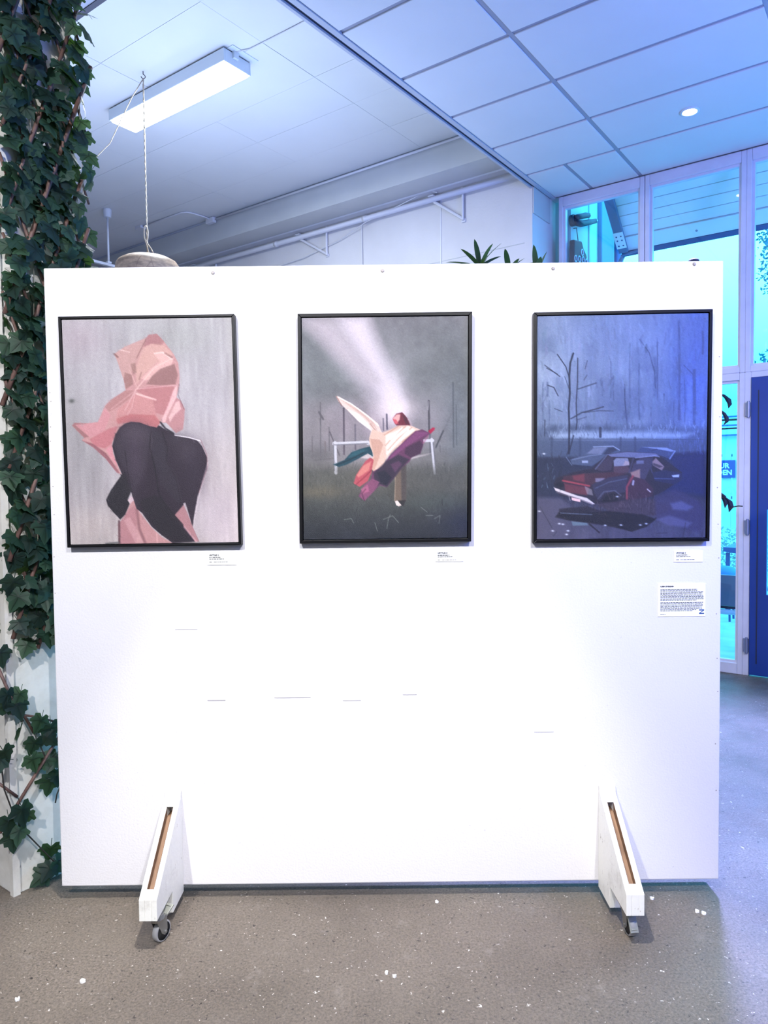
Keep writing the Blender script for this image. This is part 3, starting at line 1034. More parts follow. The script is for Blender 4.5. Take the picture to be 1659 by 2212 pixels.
def art_two():
    A = Art([(80, 86), (1490, 84), (1478, 1962), (98, 1968)])
    A.vgrad([(0, (136, 134, 138)), (.25, (138, 140, 142)), (.45, (150, 146, 150)), (.58, (140, 138, 140)), (.66, (112, 112, 110)), (.78, (96, 96, 92)), (.88, (66, 70, 72)), (1, (34, 40, 54))])
    A.blob(140, 350, 300, 420, (128, 132, 134), .6)
    A.blob(1300, 400, 340, 380, (120, 122, 122), .7)
    A.blob(1440, 1000, 160, 400, (108, 118, 122), .6)
    A.blob(250, 700, 320, 120, (120, 124, 126), .6)
    A.blob(560, 1000, 420, 200, (184, 170, 178), .8)
    A.blob(200, 1000, 150, 160, (150, 146, 146), .5)
    A.noise(9, 12, .016)
    A.noise(30, 40, .010)
    # rays of light
    A.poly([(70, 80), (600, 80), (930, 860), (880, 930), (780, 890)], (204, 194, 202), 44, .8)
    A.poly([(400, 80), (640, 80), (940, 820), (880, 900)], (222, 212, 218), 34, .7)
    A.poly([(70, 140), (260, 80), (720, 620), (640, 660)], (190, 180, 184), 24, .45)
    A.poly([(230, 80), (360, 80), (760, 640), (690, 620)], (176, 170, 172), 18, .4)
    A.blob(880, 870, 150, 110, (236, 222, 224), .85)
    A.blob(860, 700, 110, 260, (222, 212, 218), .6)
    # misty trees and posts
    for x, y0, y1, w, c_, al in [
        (238, 800, 1290, 10, (92, 90, 96), .7), (168, 1090, 1220, 10, (100, 94, 98), .7), (312, 1010, 1210, 10, (110, 106, 112), .8), (278, 1130, 1220, 10, (120, 106, 106), .7),
        (436, 850, 1240, 13, (60, 50, 66), .85), (532, 990, 1200, 12, (84, 76, 96), .8), (800, 905, 1030, 12, (70, 66, 90), .85), (770, 940, 1040, 9, (84, 80, 100), .8),
        (1156, 795, 1060, 15, (70, 68, 76), .85), (1165, 1060, 1250, 12, (92, 92, 100), .7), (1362, 640, 1190, 12, (92, 98, 102), .75), (1388, 830, 1170, 9, (96, 104, 108), .7), (1250, 1170, 1230, 8, (100, 100, 104), .6)]:
        A.line([(x, y0), (x + 3, y1)], w, c_, al, 2)
    for p, w, c_, al in [([(1360, 880), (1215, 1190)], 10, (120, 120, 124), .7), ([(1278, 1050), (1215, 1190)], 12, (70, 74, 80), .8), ([(318, 1050), (400, 1250)], 10, (80, 76, 84), .8),
                         ([(225, 880), (262, 940)], 16, (84, 82, 88), .8), ([(240, 930), (240, 990)], 8, (90, 90, 96), .7), ([(190, 1290), (340, 1276)], 9, (76, 80, 78), .7), ([(1156, 800), (1150, 870)], 8, (200, 196, 200), .6)]:
        A.line(p, w, c_, al, 2)
    for x0, x1, y0 in ((120, 250, 860), (330, 420, 930), (470, 620, 900), (1000, 1120, 950)):
        A.poly([(x0, y0), (x1, y0 - 60), (x1 + 20, 1200), (x0 - 20, 1200)], (140, 136, 140), 26, .5)
    A.blob(600, 1290, 620, 60, (168, 160, 164), .6)
    A.blob(220, 1250, 140, 60, (112, 110, 112), .6)
    # rail
    for p, w in [([(352, 1150), (640, 1140)], 26), ([(640, 1150), (1190, 1130)], 24), ([(362, 1140), (370, 1400)], 26), ([(1180, 1120), (1206, 1410)], 22)]:
        A.line(p, w, (210, 208, 214), .95, 1.2)
    for p, w in [([(358, 1160), (640, 1150)], 7), ([(350, 1150), (358, 1380)], 6), ([(1192, 1150), (1216, 1400)], 8)]:
        A.line(p, w, (110, 110, 118), .8, 1.2)
    A.poly([(560, 1270), (660, 1230), (1000, 1270), (1180, 1240), (1000, 1290), (700, 1290)], (226, 214, 212), 4, .7)
    # meadow
    A.blob(230, 1560, 200, 60, (120, 114, 98), .7)
    A.blob(700, 1440, 700, 90, (104, 104, 96), .5)
    A.blob(1200, 1420, 240, 60, (96, 96, 94), .5)
    A.blob(210, 1700, 240, 70, (70, 74, 74), .5)
    A.blob(1200, 1650, 300, 80, (88, 98, 94), .5)
    A.blob(1460, 1850, 200, 140, (34, 44, 76), .7)
    for i in range(420):
        x = rng.uniform(100, 1470)
        y = rng.uniform(1330, 1930)
        L = rng.uniform(14, 70)
        dx = rng.uniform(-26, 26)
        d = (y - 1330) / 600
        c_ = (150 - 70 * d, 148 - 66 * d, 138 - 50 * d) if rng.random() < .5 else (78 - 40 * d, 80 - 38 * d, 80 - 26 * d)
        A.line([(x, y), (x + dx, y - L)], rng.uniform(3, 7), c_, .3, 1.4)
    for p in ([(800, 1880), (815, 1790), (830, 1760)], [(900, 1830), (850, 1770), (770, 1800)], [(440, 1800), (500, 1790), (520, 1830)], [(1090, 1700), (1140, 1740)], [(1200, 1800), (1250, 1770), (1240, 1840)], [(1130, 1770), (1190, 1770)], [(720, 1900), (700, 1830)]):
        A.line(p, 5, (168, 168, 160), .6, 1.2)
    A.line([(1268, 1630), (1270, 1680)], 6, (40, 46, 50), .8, 1.2)
    # standing leg and shoe
    A.poly([(872, 1450), (905, 1360), (962, 1330), (964, 1640), (900, 1650), (866, 1640)], (122, 108, 96), 1.4)
    A.poly([(920, 1370), (964, 1330), (964, 1640), (925, 1640)], (84, 78, 80), 3, .8)
    A.line([(872, 1440), (866, 1640)], 10, (180, 160, 140), .7, 2)
    A.poly([(868, 1645), (890, 1640), (925, 1680), (900, 1690), (880, 1680)], (220, 206, 200), 1.2)
    A.poly([(895, 1640), (962, 1635), (940, 1690), (925, 1680)], (40, 36, 40), 1.5, .8)
    A.poly([(800, 1530), (870, 1470), (860, 1640), (820, 1620)], (84, 84, 80), 5, .6)
    # trailing teal cloth
    A.poly([(345, 1328), (440, 1290), (500, 1225), (580, 1195), (668, 1172), (685, 1265), (640, 1235), (560, 1280), (460, 1330), (395, 1348)], (32, 82, 96), 1.2)
    A.poly([(470, 1270), (520, 1220), (600, 1200), (640, 1200), (560, 1250)], (58, 112, 122), 3, .7)
    A.line([(380, 1330), (480, 1290), (600, 1230)], 9, (18, 52, 66), .8, 2)
    # white flying cloth
    A.poly([(368, 745), (400, 752), (480, 800), (560, 850), (640, 910), (725, 980), (760, 1060), (780, 1120), (700, 1120), (650, 1110), (670, 1040), (560, 960), (500, 900), (430, 830), (390, 790)], (226, 206, 198), 1.2)
    A.poly([(470, 860), (560, 900), (640, 980), (670, 1045), (560, 960)], (250, 240, 236), 3, .9)
    A.poly([(380, 755), (440, 790), (560, 860), (690, 970), (720, 1040), (600, 920), (480, 830)], (206, 178, 168), 3, .8)
    A.line([(385, 755), (500, 812), (640, 920), (730, 1000)], 8, (250, 244, 240), .9, 1.5)
    A.line([(375, 750), (420, 830)], 8, (150, 108, 106), .7, 1.5)
    A.line([(660, 985), (720, 1060), (760, 1130)], 9, (176, 140, 128), .7, 2)
    # body cloth
    A.poly([(650, 1110), (680, 1030), (760, 1060), (820, 1040), (900, 1000), (1000, 1000), (1090, 1040), (1060, 1080), (960, 1130), (870, 1200), (800, 1270), (760, 1350), (690, 1390), (650, 1330), (690, 1250), (660, 1180)], (222, 194, 180), 1.2)
    A.poly([(660, 1110), (740, 1120), (770, 1160), (730, 1290), (690, 1390), (660, 1340), (690, 1260)], (204, 168, 152), 3, .9)
    A.poly([(790, 1080), (980, 1005), (1050, 1040), (950, 1110), (860, 1190), (800, 1260), (790, 1180)], (244, 228, 216), 4, .9)
    for p in ([(960, 1010), (860, 1090), (790, 1170)], [(1010, 1020), (900, 1110), (810, 1210)], [(900, 1005), (780, 1080)], [(1050, 1045), (930, 1140)]):
        A.line(p, 9, (186, 146, 128), .65, 2)
    for p in ([(930, 1020), (830, 1120)], [(985, 1040), (880, 1150), (800, 1240)]):
        A.line(p, 8, (255, 250, 244), .9, 2)
    # purple side and the dark tail
    A.poly([(1040, 1050), (1100, 1035), (1150, 1060), (1165, 1075), (1110, 1120), (1108, 1170), (1085, 1240), (1010, 1275), (990, 1310), (930, 1360), (860, 1450), (800, 1525), (740, 1510), (680, 1570), (612, 1640), (560, 1600), (590, 1540), (660, 1470), (680, 1390), (760, 1350), (820, 1260), (900, 1180), (960, 1120)], (116, 72, 104), 1.2)
    A.poly([(1050, 1050), (1160, 1065), (1000, 1160), (900, 1230), (800, 1320), (840, 1250), (930, 1160)], (140, 84, 126), 3, .9)
    A.poly([(960, 1190), (1080, 1130), (1108, 1165), (1085, 1240), (1005, 1275), (950, 1240)], (82, 56, 82), 3, .85)
    A.poly([(800, 1300), (900, 1250), (990, 1290), (920, 1370), (860, 1450), (800, 1522), (745, 1500), (700, 1520), (690, 1400)], (60, 52, 72), 4, .85)
    A.poly([(830, 1330), (900, 1300), (930, 1330), (870, 1400)], (118, 80, 110), 4, .7)
    A.poly([(720, 1400), (780, 1380), (840, 1440), (800, 1510), (745, 1490)], (36, 38, 60), 4, .8)
    A.poly([(1150, 1050), (1190, 1020), (1208, 1022), (1205, 1040), (1170, 1075)], (176, 36, 84), 1.2)
    A.line([(1110, 1150), (1150, 1090)], 12, (168, 96, 130), .6, 3)
    # pink tail
    A.poly([(620, 1300), (660, 1270), (690, 1290), (670, 1400), (640, 1470), (570, 1520), (520, 1490), (540, 1420)], (184, 96, 106), 1.2)
    A.poly([(600, 1340), (670, 1300), (650, 1380), (560, 1440), (545, 1420)], (214, 150, 140), 3, .85)
    A.line([(540, 1500), (620, 1430), (670, 1380)], 9, (140, 54, 76), .8, 2)
    A.poly([(570, 1600), (610, 1500), (680, 1450), (740, 1480), (690, 1560), (612, 1640)], (142, 88, 118), 2, .9)
    A.poly([(580, 1540), (640, 1500), (650, 1560), (600, 1580)], (186, 120, 146), 3, .7)
    A.line([(612, 1638), (590, 1580), (620, 1540)], 7, (84, 40, 70), .7, 2)
    # hooded head
    A.poly([(850, 940), (880, 900), (930, 888), (960, 920), (985, 960), (1000, 1000), (940, 1000), (880, 1000), (860, 970)], (128, 54, 74), 1.2)
    A.poly([(850, 940), (885, 905), (915, 905), (910, 950), (880, 990), (858, 965)], (232, 190, 184), 2.5, .9)
    A.poly([(850, 945), (880, 950), (900, 985), (868, 985)], (206, 96, 110), 2, .8)
    A.poly([(925, 895), (970, 935), (1000, 1000), (960, 990)], (92, 48, 66), 2.5, .8)
    A.line([(985, 950), (1010, 1000)], 16, (190, 170, 176), .6, 4)
    A.brush(800, 30, 8, 1.3, .9, .05, .16)
    A.brush(2400, 15, 4, .9, 1.2, .09, .28)
    A.noise(186, 245, .012)
    return A


def art_three():
    A = Art([(118, 104), (1530, 88), (1498, 1945), (104, 1955)])
    A.vgrad([(0, (112, 124, 150)), (.2, (120, 132, 156)), (.4, (104, 116, 140)), (.5, (110, 122, 144)), (.56, (72, 82, 104)), (.66, (48, 54, 74)), (.8, (46, 48, 66)), (.9, (66, 66, 84)), (1, (78, 76, 94))])
    A.blob(230, 560, 160, 420, (140, 152, 172), .5)
    A.blob(160, 330, 120, 120, (92, 106, 130), .6)
    A.blob(700, 250, 500, 200, (122, 136, 168), .5)
    A.blob(1440, 500, 220, 600, (80, 104, 170), .6)
    A.noise(10, 8, .014)
    A.noise(70, 8, .014)
    for x0, y0, x1, y1 in ((135, 295, 245, 395), (255, 610, 330, 730), (520, 330, 600, 620), (600, 620, 820, 860), (890, 360, 1090, 560), (840, 700, 1000, 950), (1110, 860, 1300, 1000), (1250, 120, 1500, 600), (700, 820, 860, 980)):
        A.poly([(x0, y0), (x1, y0 - 6), (x1 + 4, y1), (x0 + 4, y1 + 5)], (92, 104, 132), 7, .4)
    # far trunks
    for x, y0, y1, w, al in [(720, 480, 780, 8, .5), (745, 600, 800, 8, .5), (880, 330, 860, 10, .4), (955, 500, 960, 10, .6), (1285, 160, 960, 18, .5), (1410, 560, 1000, 26, .5), (1105, 290, 800, 9, .6), (1085, 440, 760, 26, .3), (1480, 240, 420, 16, .5), (1160, 750, 800, 9, .8), (1330, 640, 1000, 10, .4), (1240, 820, 1000, 8, .5), (650, 640, 760, 8, .4), (160, 650, 960, 10, .5), (210, 800, 1000, 8, .5), (195, 650, 760, 16, .5), (1050, 860, 960, 8, .5)]:
        A.line([(x, y0), (x + rng.uniform(-8, 8), (y0 + y1) / 2), (x, y1)], w, (58, 68, 96), al, 2)
    for p, w, al in [([(960, 300), (1040, 410), (1080, 560), (1090, 700)], 8, .6), ([(1325, 515), (1400, 590)], 7, .5), ([(835, 670), (836, 800), (850, 960), (862, 1060)], 10, .85)]:
        A.line(p, w, (48, 58, 86), al, 1.5)
    A.brush(2200, 80, 15, 1.5, .3, .05, .45)
    # bank of pale reeds
    A.poly([(110, 1010), (420, 1000), (760, 1010), (1050, 1000), (1510, 1030), (1510, 1150), (110, 1140)], (84, 96, 118), 12, .7)
    A.poly([(230, 1070), (520, 1050), (760, 1060), (1100, 1060), (1400, 1080), (1300, 1120), (700, 1125), (260, 1115)], (150, 164, 184), 12, .8)
    for i in range(150):
        x = rng.uniform(130, 1500)
        y = rng.uniform(1010, 1130)
        A.line([(x, y), (x + rng.uniform(-16, 16), y - rng.uniform(14, 50))], rng.uniform(3, 6), (168, 182, 204) if rng.random() < .5 else (60, 70, 92), .45, 1.2)
    for x in (250, 400, 530, 690):
        A.blob(x, 1030, 44, 30, (62, 72, 92), .6)
    A.line([(632, 1030), (632, 1100)], 22, (50, 58, 76), .9, 1.5)
    A.line([(210, 1118), (1000, 1122), (1490, 1130)], 7, (66, 76, 96), .8, 1.5)
    # dark field and posts
    A.poly([(108, 1130), (1505, 1140), (1500, 1330), (108, 1270)], (74, 86, 108), 6, .8)
    for x in (230, 465, 800, 920):
        A.line([(x, 1110), (x, 1260)], 18, (52, 62, 84), .6, 3)
    A.poly([(108, 1270), (600, 1265), (1260, 1240), (1500, 1230), (1500, 1620), (108, 1620)], (38, 46, 66), 8, .9)
    A.poly([(1180, 1260), (1500, 1230), (1500, 1600), (1120, 1560), (1300, 1450)], (30, 42, 84), 12, .8)
    # near tree
    tr_ = (38, 44, 62)
    for p, w, al in [([(372, 1240), (376, 1000), (372, 860), (382, 740), (378, 600), (386, 490), (412, 410)], 15, 1), ([(380, 620), (350, 520), (280, 418)], 8, .95), ([(370, 1210), (355, 1250)], 10, .8),
                     ([(448, 450), (446, 640), (434, 820), (440, 980), (432, 1040)], 9, .95), ([(300, 600), (176, 506)], 7, .8), ([(280, 580), (190, 530)], 7, .8), ([(285, 760), (250, 690), (200, 672)], 8, .85),
                     ([(390, 950), (480, 900), (600, 870), (660, 852)], 10, .9), ([(500, 900), (620, 885), (740, 888)], 6, .8), ([(450, 705), (600, 655)], 8, .85), ([(318, 890), (255, 865)], 6, .7),
                     ([(500, 630), (524, 590)], 6, .7), ([(508, 540), (528, 470)], 6, .7), ([(375, 700), (340, 600)], 6, .6), ([(372, 1240), (410, 1090)], 12, .8), ([(175, 960), (172, 1090)], 9, .7), ([(440, 960), (520, 935)], 6, .6)]:
        A.line(p, w, tr_, al, 1.3)
    # rear cars
    A.poly([(380, 1290), (500, 1250), (560, 1190), (600, 1178), (740, 1178), (800, 1215), (690, 1260), (560, 1345), (400, 1330)], (74, 84, 104), 1.5)
    A.poly([(520, 1240), (575, 1195), (690, 1188), (640, 1245)], (112, 118, 138), 1.5, .9)
    A.poly([(655, 1245), (700, 1192), (740, 1190), (770, 1215), (690, 1250)], (44, 52, 72), 1.5, .9)
    A.line([(575, 1185), (740, 1180), (790, 1212)], 7, (150, 160, 180), .9, 1.3)
    A.line([(400, 1290), (560, 1255), (640, 1248)], 6, (120, 130, 150), .8, 1.3)
    A.poly([(480, 1298), (530, 1298), (530, 1318), (480, 1318)], (150, 158, 176), 1.5, .9)
    A.line([(350, 1270), (395, 1335)], 8, (112, 122, 142), .7, 1.5)
    A.poly([(930, 1225), (975, 1188), (1180, 1195), (1250, 1222), (1205, 1285), (1100, 1250)], (62, 74, 104), 1.5)
    A.poly([(975, 1188), (1180, 1195), (1250, 1222), (1220, 1228), (1100, 1205)], (140, 152, 180), 1.5, .9)
    A.line([(1250, 1222), (1205, 1288)], 9, (140, 152, 182), .9, 1.3)
    A.line([(1060, 1220), (1100, 1205)], 6, (40, 48, 72), .8, 1.3)
    # wrecked car in front
    A.poly([(245, 1490), (270, 1440), (420, 1390), (560, 1365), (640, 1290), (690, 1245), (850, 1225), (1090, 1240), (1160, 1290), (1305, 1400), (1295, 1470), (1240, 1500), (1150, 1560), (1060, 1600), (820, 1650), (600, 1660), (300, 1590), (255, 1550)], (38, 36, 50), 1.5)
    A.poly([(690, 1248), (850, 1228), (1090, 1242), (1120, 1262), (900, 1275), (720, 1268)], (108, 112, 138), 1.5, .95)
    A.poly([(590, 1370), (700, 1262), (740, 1275), (720, 1380), (640, 1390)], (62, 54, 70), 2, .9)
    A.poly([(740, 1300), (765, 1278), (860, 1280), (872, 1330), (840, 1345), (745, 1350)], (128, 130, 146), 1.6, .95)
    A.poly([(820, 1340), (838, 1300), (870, 1310), (870, 1340)], (160, 146, 148), 1.5, .9)
    A.poly([(740, 1350), (860, 1345), (890, 1400), (740, 1410)], (90, 66, 76), 3, .8)
    A.poly([(905, 1330), (960, 1280), (1050, 1275), (1055, 1340), (1000, 1460), (880, 1420)], (66, 62, 82), 2, .9)
    A.poly([(880, 1400), (960, 1370), (960, 1450), (890, 1430)], (158, 126, 116), 3, .85)
    A.poly([(930, 1300), (990, 1300), (990, 1325), (930, 1330)], (120, 124, 146), 2, .7)
    A.poly([(1060, 1310), (1090, 1280), (1160, 1350), (1140, 1385), (1065, 1340)], (150, 128, 128), 1.8, .85)
    A.poly([(1070, 1320), (1150, 1350), (1120, 1362), (1065, 1338)], (50, 44, 58), 2, .7)
    A.line([(1060, 1270), (1050, 1370), (1060, 1400)], 12, (58, 60, 82), .9, 1.5)
    A.line([(905, 1280), (870, 1400)], 14, (64, 62, 80), .9, 1.5)
    A.line([(690, 1250), (590, 1370)], 9, (110, 112, 132), .8, 1.5)
    A.line([(920, 1278), (1080, 1262), (1120, 1270)], 6, (160, 164, 190), .8, 1.3)
    A.poly([(320, 1430), (500, 1405), (740, 1395), (850, 1410), (590, 1480), (540, 1520), (330, 1480)], (72, 44, 54), 3, .9)
    A.poly([(400, 1425), (500, 1408), (500, 1480), (410, 1460)], (116, 58, 68), 4, .8)
    A.line([(320, 1465), (540, 1510)], 14, (158, 70, 80), .85, 2)
    A.poly([(330, 1485), (540, 1525), (520, 1590), (340, 1560)], (104, 54, 64), 3, .85)
    A.poly([(590, 1445), (670, 1445), (640, 1480), (590, 1478)], (128, 124, 140), 2, .85)
    A.poly([(250, 1500), (300, 1470), (330, 1500), (300, 1540)], (26, 26, 36), 3, .9)
    A.poly([(560, 1500), (700, 1440), (860, 1420), (840, 1560), (800, 1570), (740, 1550), (660, 1580), (620, 1640), (580, 1570)], (52, 52, 72), 2, .95)
    A.line([(590, 1530), (700, 1480), (850, 1450)], 6, (96, 98, 120), .8, 1.5)
    A.line([(610, 1620), (660, 1560), (750, 1550), (800, 1590)], 10, (100, 98, 114), .7, 1.8)
    A.poly([(640, 1650), (680, 1585), (740, 1570), (780, 1600), (770, 1650)], (22, 22, 32), 2, .9)
    A.poly([(870, 1430), (1000, 1460), (1070, 1540), (1060, 1600), (860, 1640), (840, 1560)], (66, 42, 58), 2, .9)
    A.line([(900, 1430), (850, 1520), (850, 1620)], 18, (140, 64, 76), .85, 2)
    A.line([(905, 1470), (900, 1500)], 16, (176, 176, 190), .8, 2)
    A.line([(1020, 1540), (1045, 1562)], 10, (206, 196, 190), .8, 2)
    A.poly([(1060, 1400), (1160, 1380), (1305, 1405), (1292, 1470), (1240, 1500), (1080, 1470)], (38, 44, 74), 2, .85)
    A.poly([(1222, 1425), (1285, 1418), (1280, 1440), (1230, 1440)], (190, 196, 214), 2, .9)
    A.line([(1080, 1450), (1240, 1455)], 5, (96, 106, 140), .8, 1.4)
    A.poly([(500, 1510), (560, 1540), (570, 1590), (520, 1580)], (140, 132, 134), 2, .7)
    A.poly([(245, 1520), (300, 1540), (440, 1590), (520, 1610), (585, 1660), (560, 1665), (440, 1615), (260, 1550)], (206, 196, 192), 1.8, .95)
    A.line([(270, 1562), (460, 1620), (560, 1660)], 8, (110, 100, 108), .8, 1.8)
    A.poly([(392, 1605), (466, 1622), (464, 1645), (394, 1628)], (226, 190, 186), 1.5, .95)
    A.line([(370, 1590), (380, 1630)], 6, (170, 160, 160), .7, 1.4)
    # ground, grass and puddle
    A.poly([(108, 1600), (300, 1610), (380, 1680), (280, 1760), (380, 1860), (360, 1950), (108, 1950)], (82, 80, 98), 8, .85)
    A.poly([(600, 1660), (900, 1620), (1050, 1620), (1250, 1700), (1100, 1760), (1000, 1760), (700, 1720)], (64, 54, 66), 5, .9)
    A.poly([(1080, 1600), (1250, 1540), (1450, 1640), (1490, 1760), (1450, 1900), (1090, 1800)], (62, 58, 86), 8, .8)
    A.poly([(1210, 1660), (1300, 1640), (1400, 1690), (1350, 1720), (1230, 1710)], (104, 104, 134), 6, .7)
    A.poly([(1090, 1790), (1200, 1760), (1390, 1820), (1350, 1860), (1180, 1840)], (100, 98, 124), 6, .7)
    A.poly([(255, 1770), (290, 1725), (450, 1730), (700, 1720), (980, 1750), (1090, 1790), (1010, 1850), (880, 1890), (760, 1860), (600, 1830), (380, 1800)], (24, 24, 36), 3, .95)
    A.poly([(290, 1700), (520, 1680), (640, 1720), (420, 1735), (290, 1725)], (34, 32, 46), 3, .9)
    A.line([(300, 1735), (560, 1750)], 6, (120, 130, 148), .8, 1.6)
    A.poly([(390, 1805), (520, 1820), (530, 1840), (400, 1842)], (104, 122, 132), 2, .85)
    A.line([(540, 1830), (620, 1900)], 12, (28, 28, 40), .9, 1.6)
    A.line([(760, 1850), (890, 1890), (1010, 1850), (1090, 1780)], 8, (20, 20, 32), .9, 1.6)
    for i in range(130):
        x = rng.uniform(580, 1080)
        y = rng.uniform(1590, 1760)
        A.line([(x, y), (x + rng.uniform(-14, 14), y - rng.uniform(14, 46))], rng.uniform(3, 6), (112, 92, 98) if rng.random() < .45 else (36, 32, 44), .5, 1.2)
    for i in range(60):
        x = rng.uniform(110, 330)
        y = rng.uniform(1250, 1560)
        A.line([(x, y), (x + rng.uniform(-14, 14), y - rng.uniform(14, 46))], rng.uniform(3, 6), (120, 132, 146) if rng.random() < .3 else (28, 34, 48), .5, 1.2)
    for i in range(70):
        x = rng.uniform(1200, 1500)
        y = rng.uniform(1140, 1260)
        A.line([(x, y), (x + rng.uniform(-8, 8), y - rng.uniform(14, 50))], rng.uniform(3, 5), (110, 122, 160), .4, 1.2)
    for x, y in ((290, 1825), (320, 1830), (235, 1885), (362, 1885), (350, 1915), (670, 1840), (800, 1838), (770, 1600), (960, 1838), (1010, 1828), (165, 1240), (125, 1720)):
        A.blob(x, y, 12, 6, (220, 224, 230), .9)
    for p in ([(1335, 1820), (1312, 1940)], [(1480, 1880), (1470, 1930)], [(240, 1930), (270, 1890)], [(1090, 1910), (1180, 1905)], [(130, 1680), (230, 1860)]):
        A.line(p, 6, (44, 44, 60), .7, 1.3)
    A.hmul((255, 252, 244), (198, 216, 255))  # right side tinted bluer, partly blue haze painted into the picture
    A.brush(2200, 14, 4, .5, 1.2, .10, .25)
    A.noise(186, 245, .010)
    return A


def painting(label, corners, art, gloss, border, depth=.03, tone=1.0, sat=1.0, con=1.0):
    """corners TL, TR, BR, BL (x, z) of the outer frame on the board"""
    cx = sum(c[0] for c in corners) / 4
    zb_ = min(c[1] for c in corners)
    root = thing('framed_painting', label, 'painting', (cx, BY - depth / 2, zb_), 'framed paintings on the board')
    C4 = [Vector((c[0], 0, c[1])) for c in corners]
    ctr = sum(C4, Vector()) / 4

    def inset(d):
        ex = (C4[1] - C4[0]).normalized()
        ez = (C4[0] - C4[3]).normalized()
        return [C4[0] + ex * d - ez * d, C4[1] - ex * d - ez * d, C4[2] - ex * d + ez * d, C4[3] + ex * d + ez * d]

    I4 = inset(border)
    f = MB()
    yF, yBk = BY - depth, BY
    for i in range(4):
        j = (i + 1) % 4
        q_ = [C4[i], C4[j], I4[j], I4[i]]
        f.prism([(p.x, yF, p.z) for p in q_], (0, depth, 0))
    f.build('frame', M['black'], root, bevel=.0012)
    # stretched canvas set a little behind the frame front, with a thin gap
    K4 = inset(border + .0025)
    W_, H_ = art.W, art.H
    lin = art.linear(tone, sat, con)
    uu = np.linspace(0, 1, W_ + 1)
    vv = np.linspace(0, 1, H_ + 1)
    k4 = np.array([[p.x, p.z] for p in K4])
    Ug, Vg = np.meshgrid(uu, vv)
    top = k4[0] + (k4[1] - k4[0]) * Ug[..., None]
    bot = k4[3] + (k4[2] - k4[3]) * Ug[..., None]
    P = top + (bot - top) * Vg[..., None]
    nv = (W_ + 1) * (H_ + 1)
    yC = BY - depth + .005
    o = wloc(root)
    front = np.empty((nv, 3))
    front[:, 0] = P[..., 0].ravel() - o.x
    front[:, 1] = yC - o.y
    front[:, 2] = P[..., 1].ravel() - o.z
    back = front[[0, W_, nv - 1, nv - 1 - W_]].copy()
    back[:, 1] = BY - .002 - o.y
    co = np.vstack([front, back])
    ii = np.arange(nv).reshape(H_ + 1, W_ + 1)
    quads = np.stack([ii[:-1, :-1], ii[1:, :-1], ii[1:, 1:], ii[:-1, 1:]], -1).reshape(-1, 4)
    extra = np.array([[0, W_, nv + 1, nv], [W_, nv - 1, nv + 2, nv + 1], [nv - 1, nv - 1 - W_, nv + 3, nv + 2], [nv - 1 - W_, 0, nv, nv + 3], [nv, nv + 1, nv + 2, nv + 3]])
    faces = np.vstack([quads, extra]).astype(np.int32)
    me_ = bpy.data.meshes.new('canvas')
    me_.vertices.add(len(co))
    me_.vertices.foreach_set('co', co.astype(np.float32).ravel())
    me_.loops.add(faces.size)
    me_.loops.foreach_set('vertex_index', faces.ravel())
    me_.polygons.add(len(faces))
    me_.polygons.foreach_set('loop_start', np.arange(0, faces.size, 4, dtype=np.int32))
    me_.update(calc_edges=True)
    pad = np.pad(lin, ((0, 1), (0, 1), (0, 0)), mode='edge')
    pad[1:, 1:] = (pad[1:, 1:] + np.pad(lin, ((1, 0), (1, 0), (0, 0)), mode='edge')[1:, 1:]) / 2
    colr = np.ones((len(co), 4), np.float32)
    colr[:nv, :3] = pad.reshape(-1, 3)
    colr[nv:, :3] = .6
    at = me_.color_attributes.new('paint', 'FLOAT_COLOR', 'POINT')
    at.data.foreach_set('color', colr.ravel())
    me_.materials.append(canvas_material('oil_on_canvas', gloss))
    link('canvas', me_, root)
    return root


painting('painting of a seated figure in dark tights wrapped in pink cloth, thin black frame',
         [(-1.123, 2.0885), (-.512, 2.0905), (-.5015, 1.2865), (-1.1135, 1.2845)], art_one(), .42, .0085, tone=1.02, sat=.84, con=1.25)
painting('painting of a figure in flying purple and white cloth before a goal rail, black frame',
         [(-.292, 2.0885), (.3135, 2.0895), (.305, 1.2905), (-.2975, 1.2895)], art_two(), .40, .0115, tone=.95, sat=1.0, con=1.3)
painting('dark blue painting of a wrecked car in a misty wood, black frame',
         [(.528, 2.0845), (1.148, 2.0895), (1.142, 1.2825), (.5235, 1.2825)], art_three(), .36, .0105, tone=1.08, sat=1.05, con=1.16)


# ------------------------------------------------------------------ caption cards
def text_mesh(body, size, bold=0.0):
    cu_ = bpy.data.curves.new('lettering', 'FONT')
    cu_.body = body
    cu_.size = size
    cu_.offset = bold
    cu_.resolution_u = 2
    o = bpy.data.objects.new('lettering', cu_)
    COL.objects.link(o)
    bpy.context.view_layer.update()
    dg = bpy.context.evaluated_depsgraph_get()
    me_ = bpy.data.meshes.new_from_object(o.evaluated_get(dg))
    bpy.data.objects.remove(o)
    return me_


def letter(root, body, x, z, size, y, mat_, bold=0.0, width=None, name='lettering'):
    me_ = text_mesh(body, size, bold)
    xs = [v_.co.x for v_ in me_.vertices] or [0, 1]
    sx = (width / (max(xs) - min(xs))) if width else 1.0
    o = wloc(root)
    for v_ in me_.vertices:
        a, b = v_.co.x * sx, v_.co.y
        v_.co = (x + a - o.x, y - o.y, z + b - o.z)
    me_.materials.clear()
    me_.materials.append(mat_)
    return link(name, me_, root)


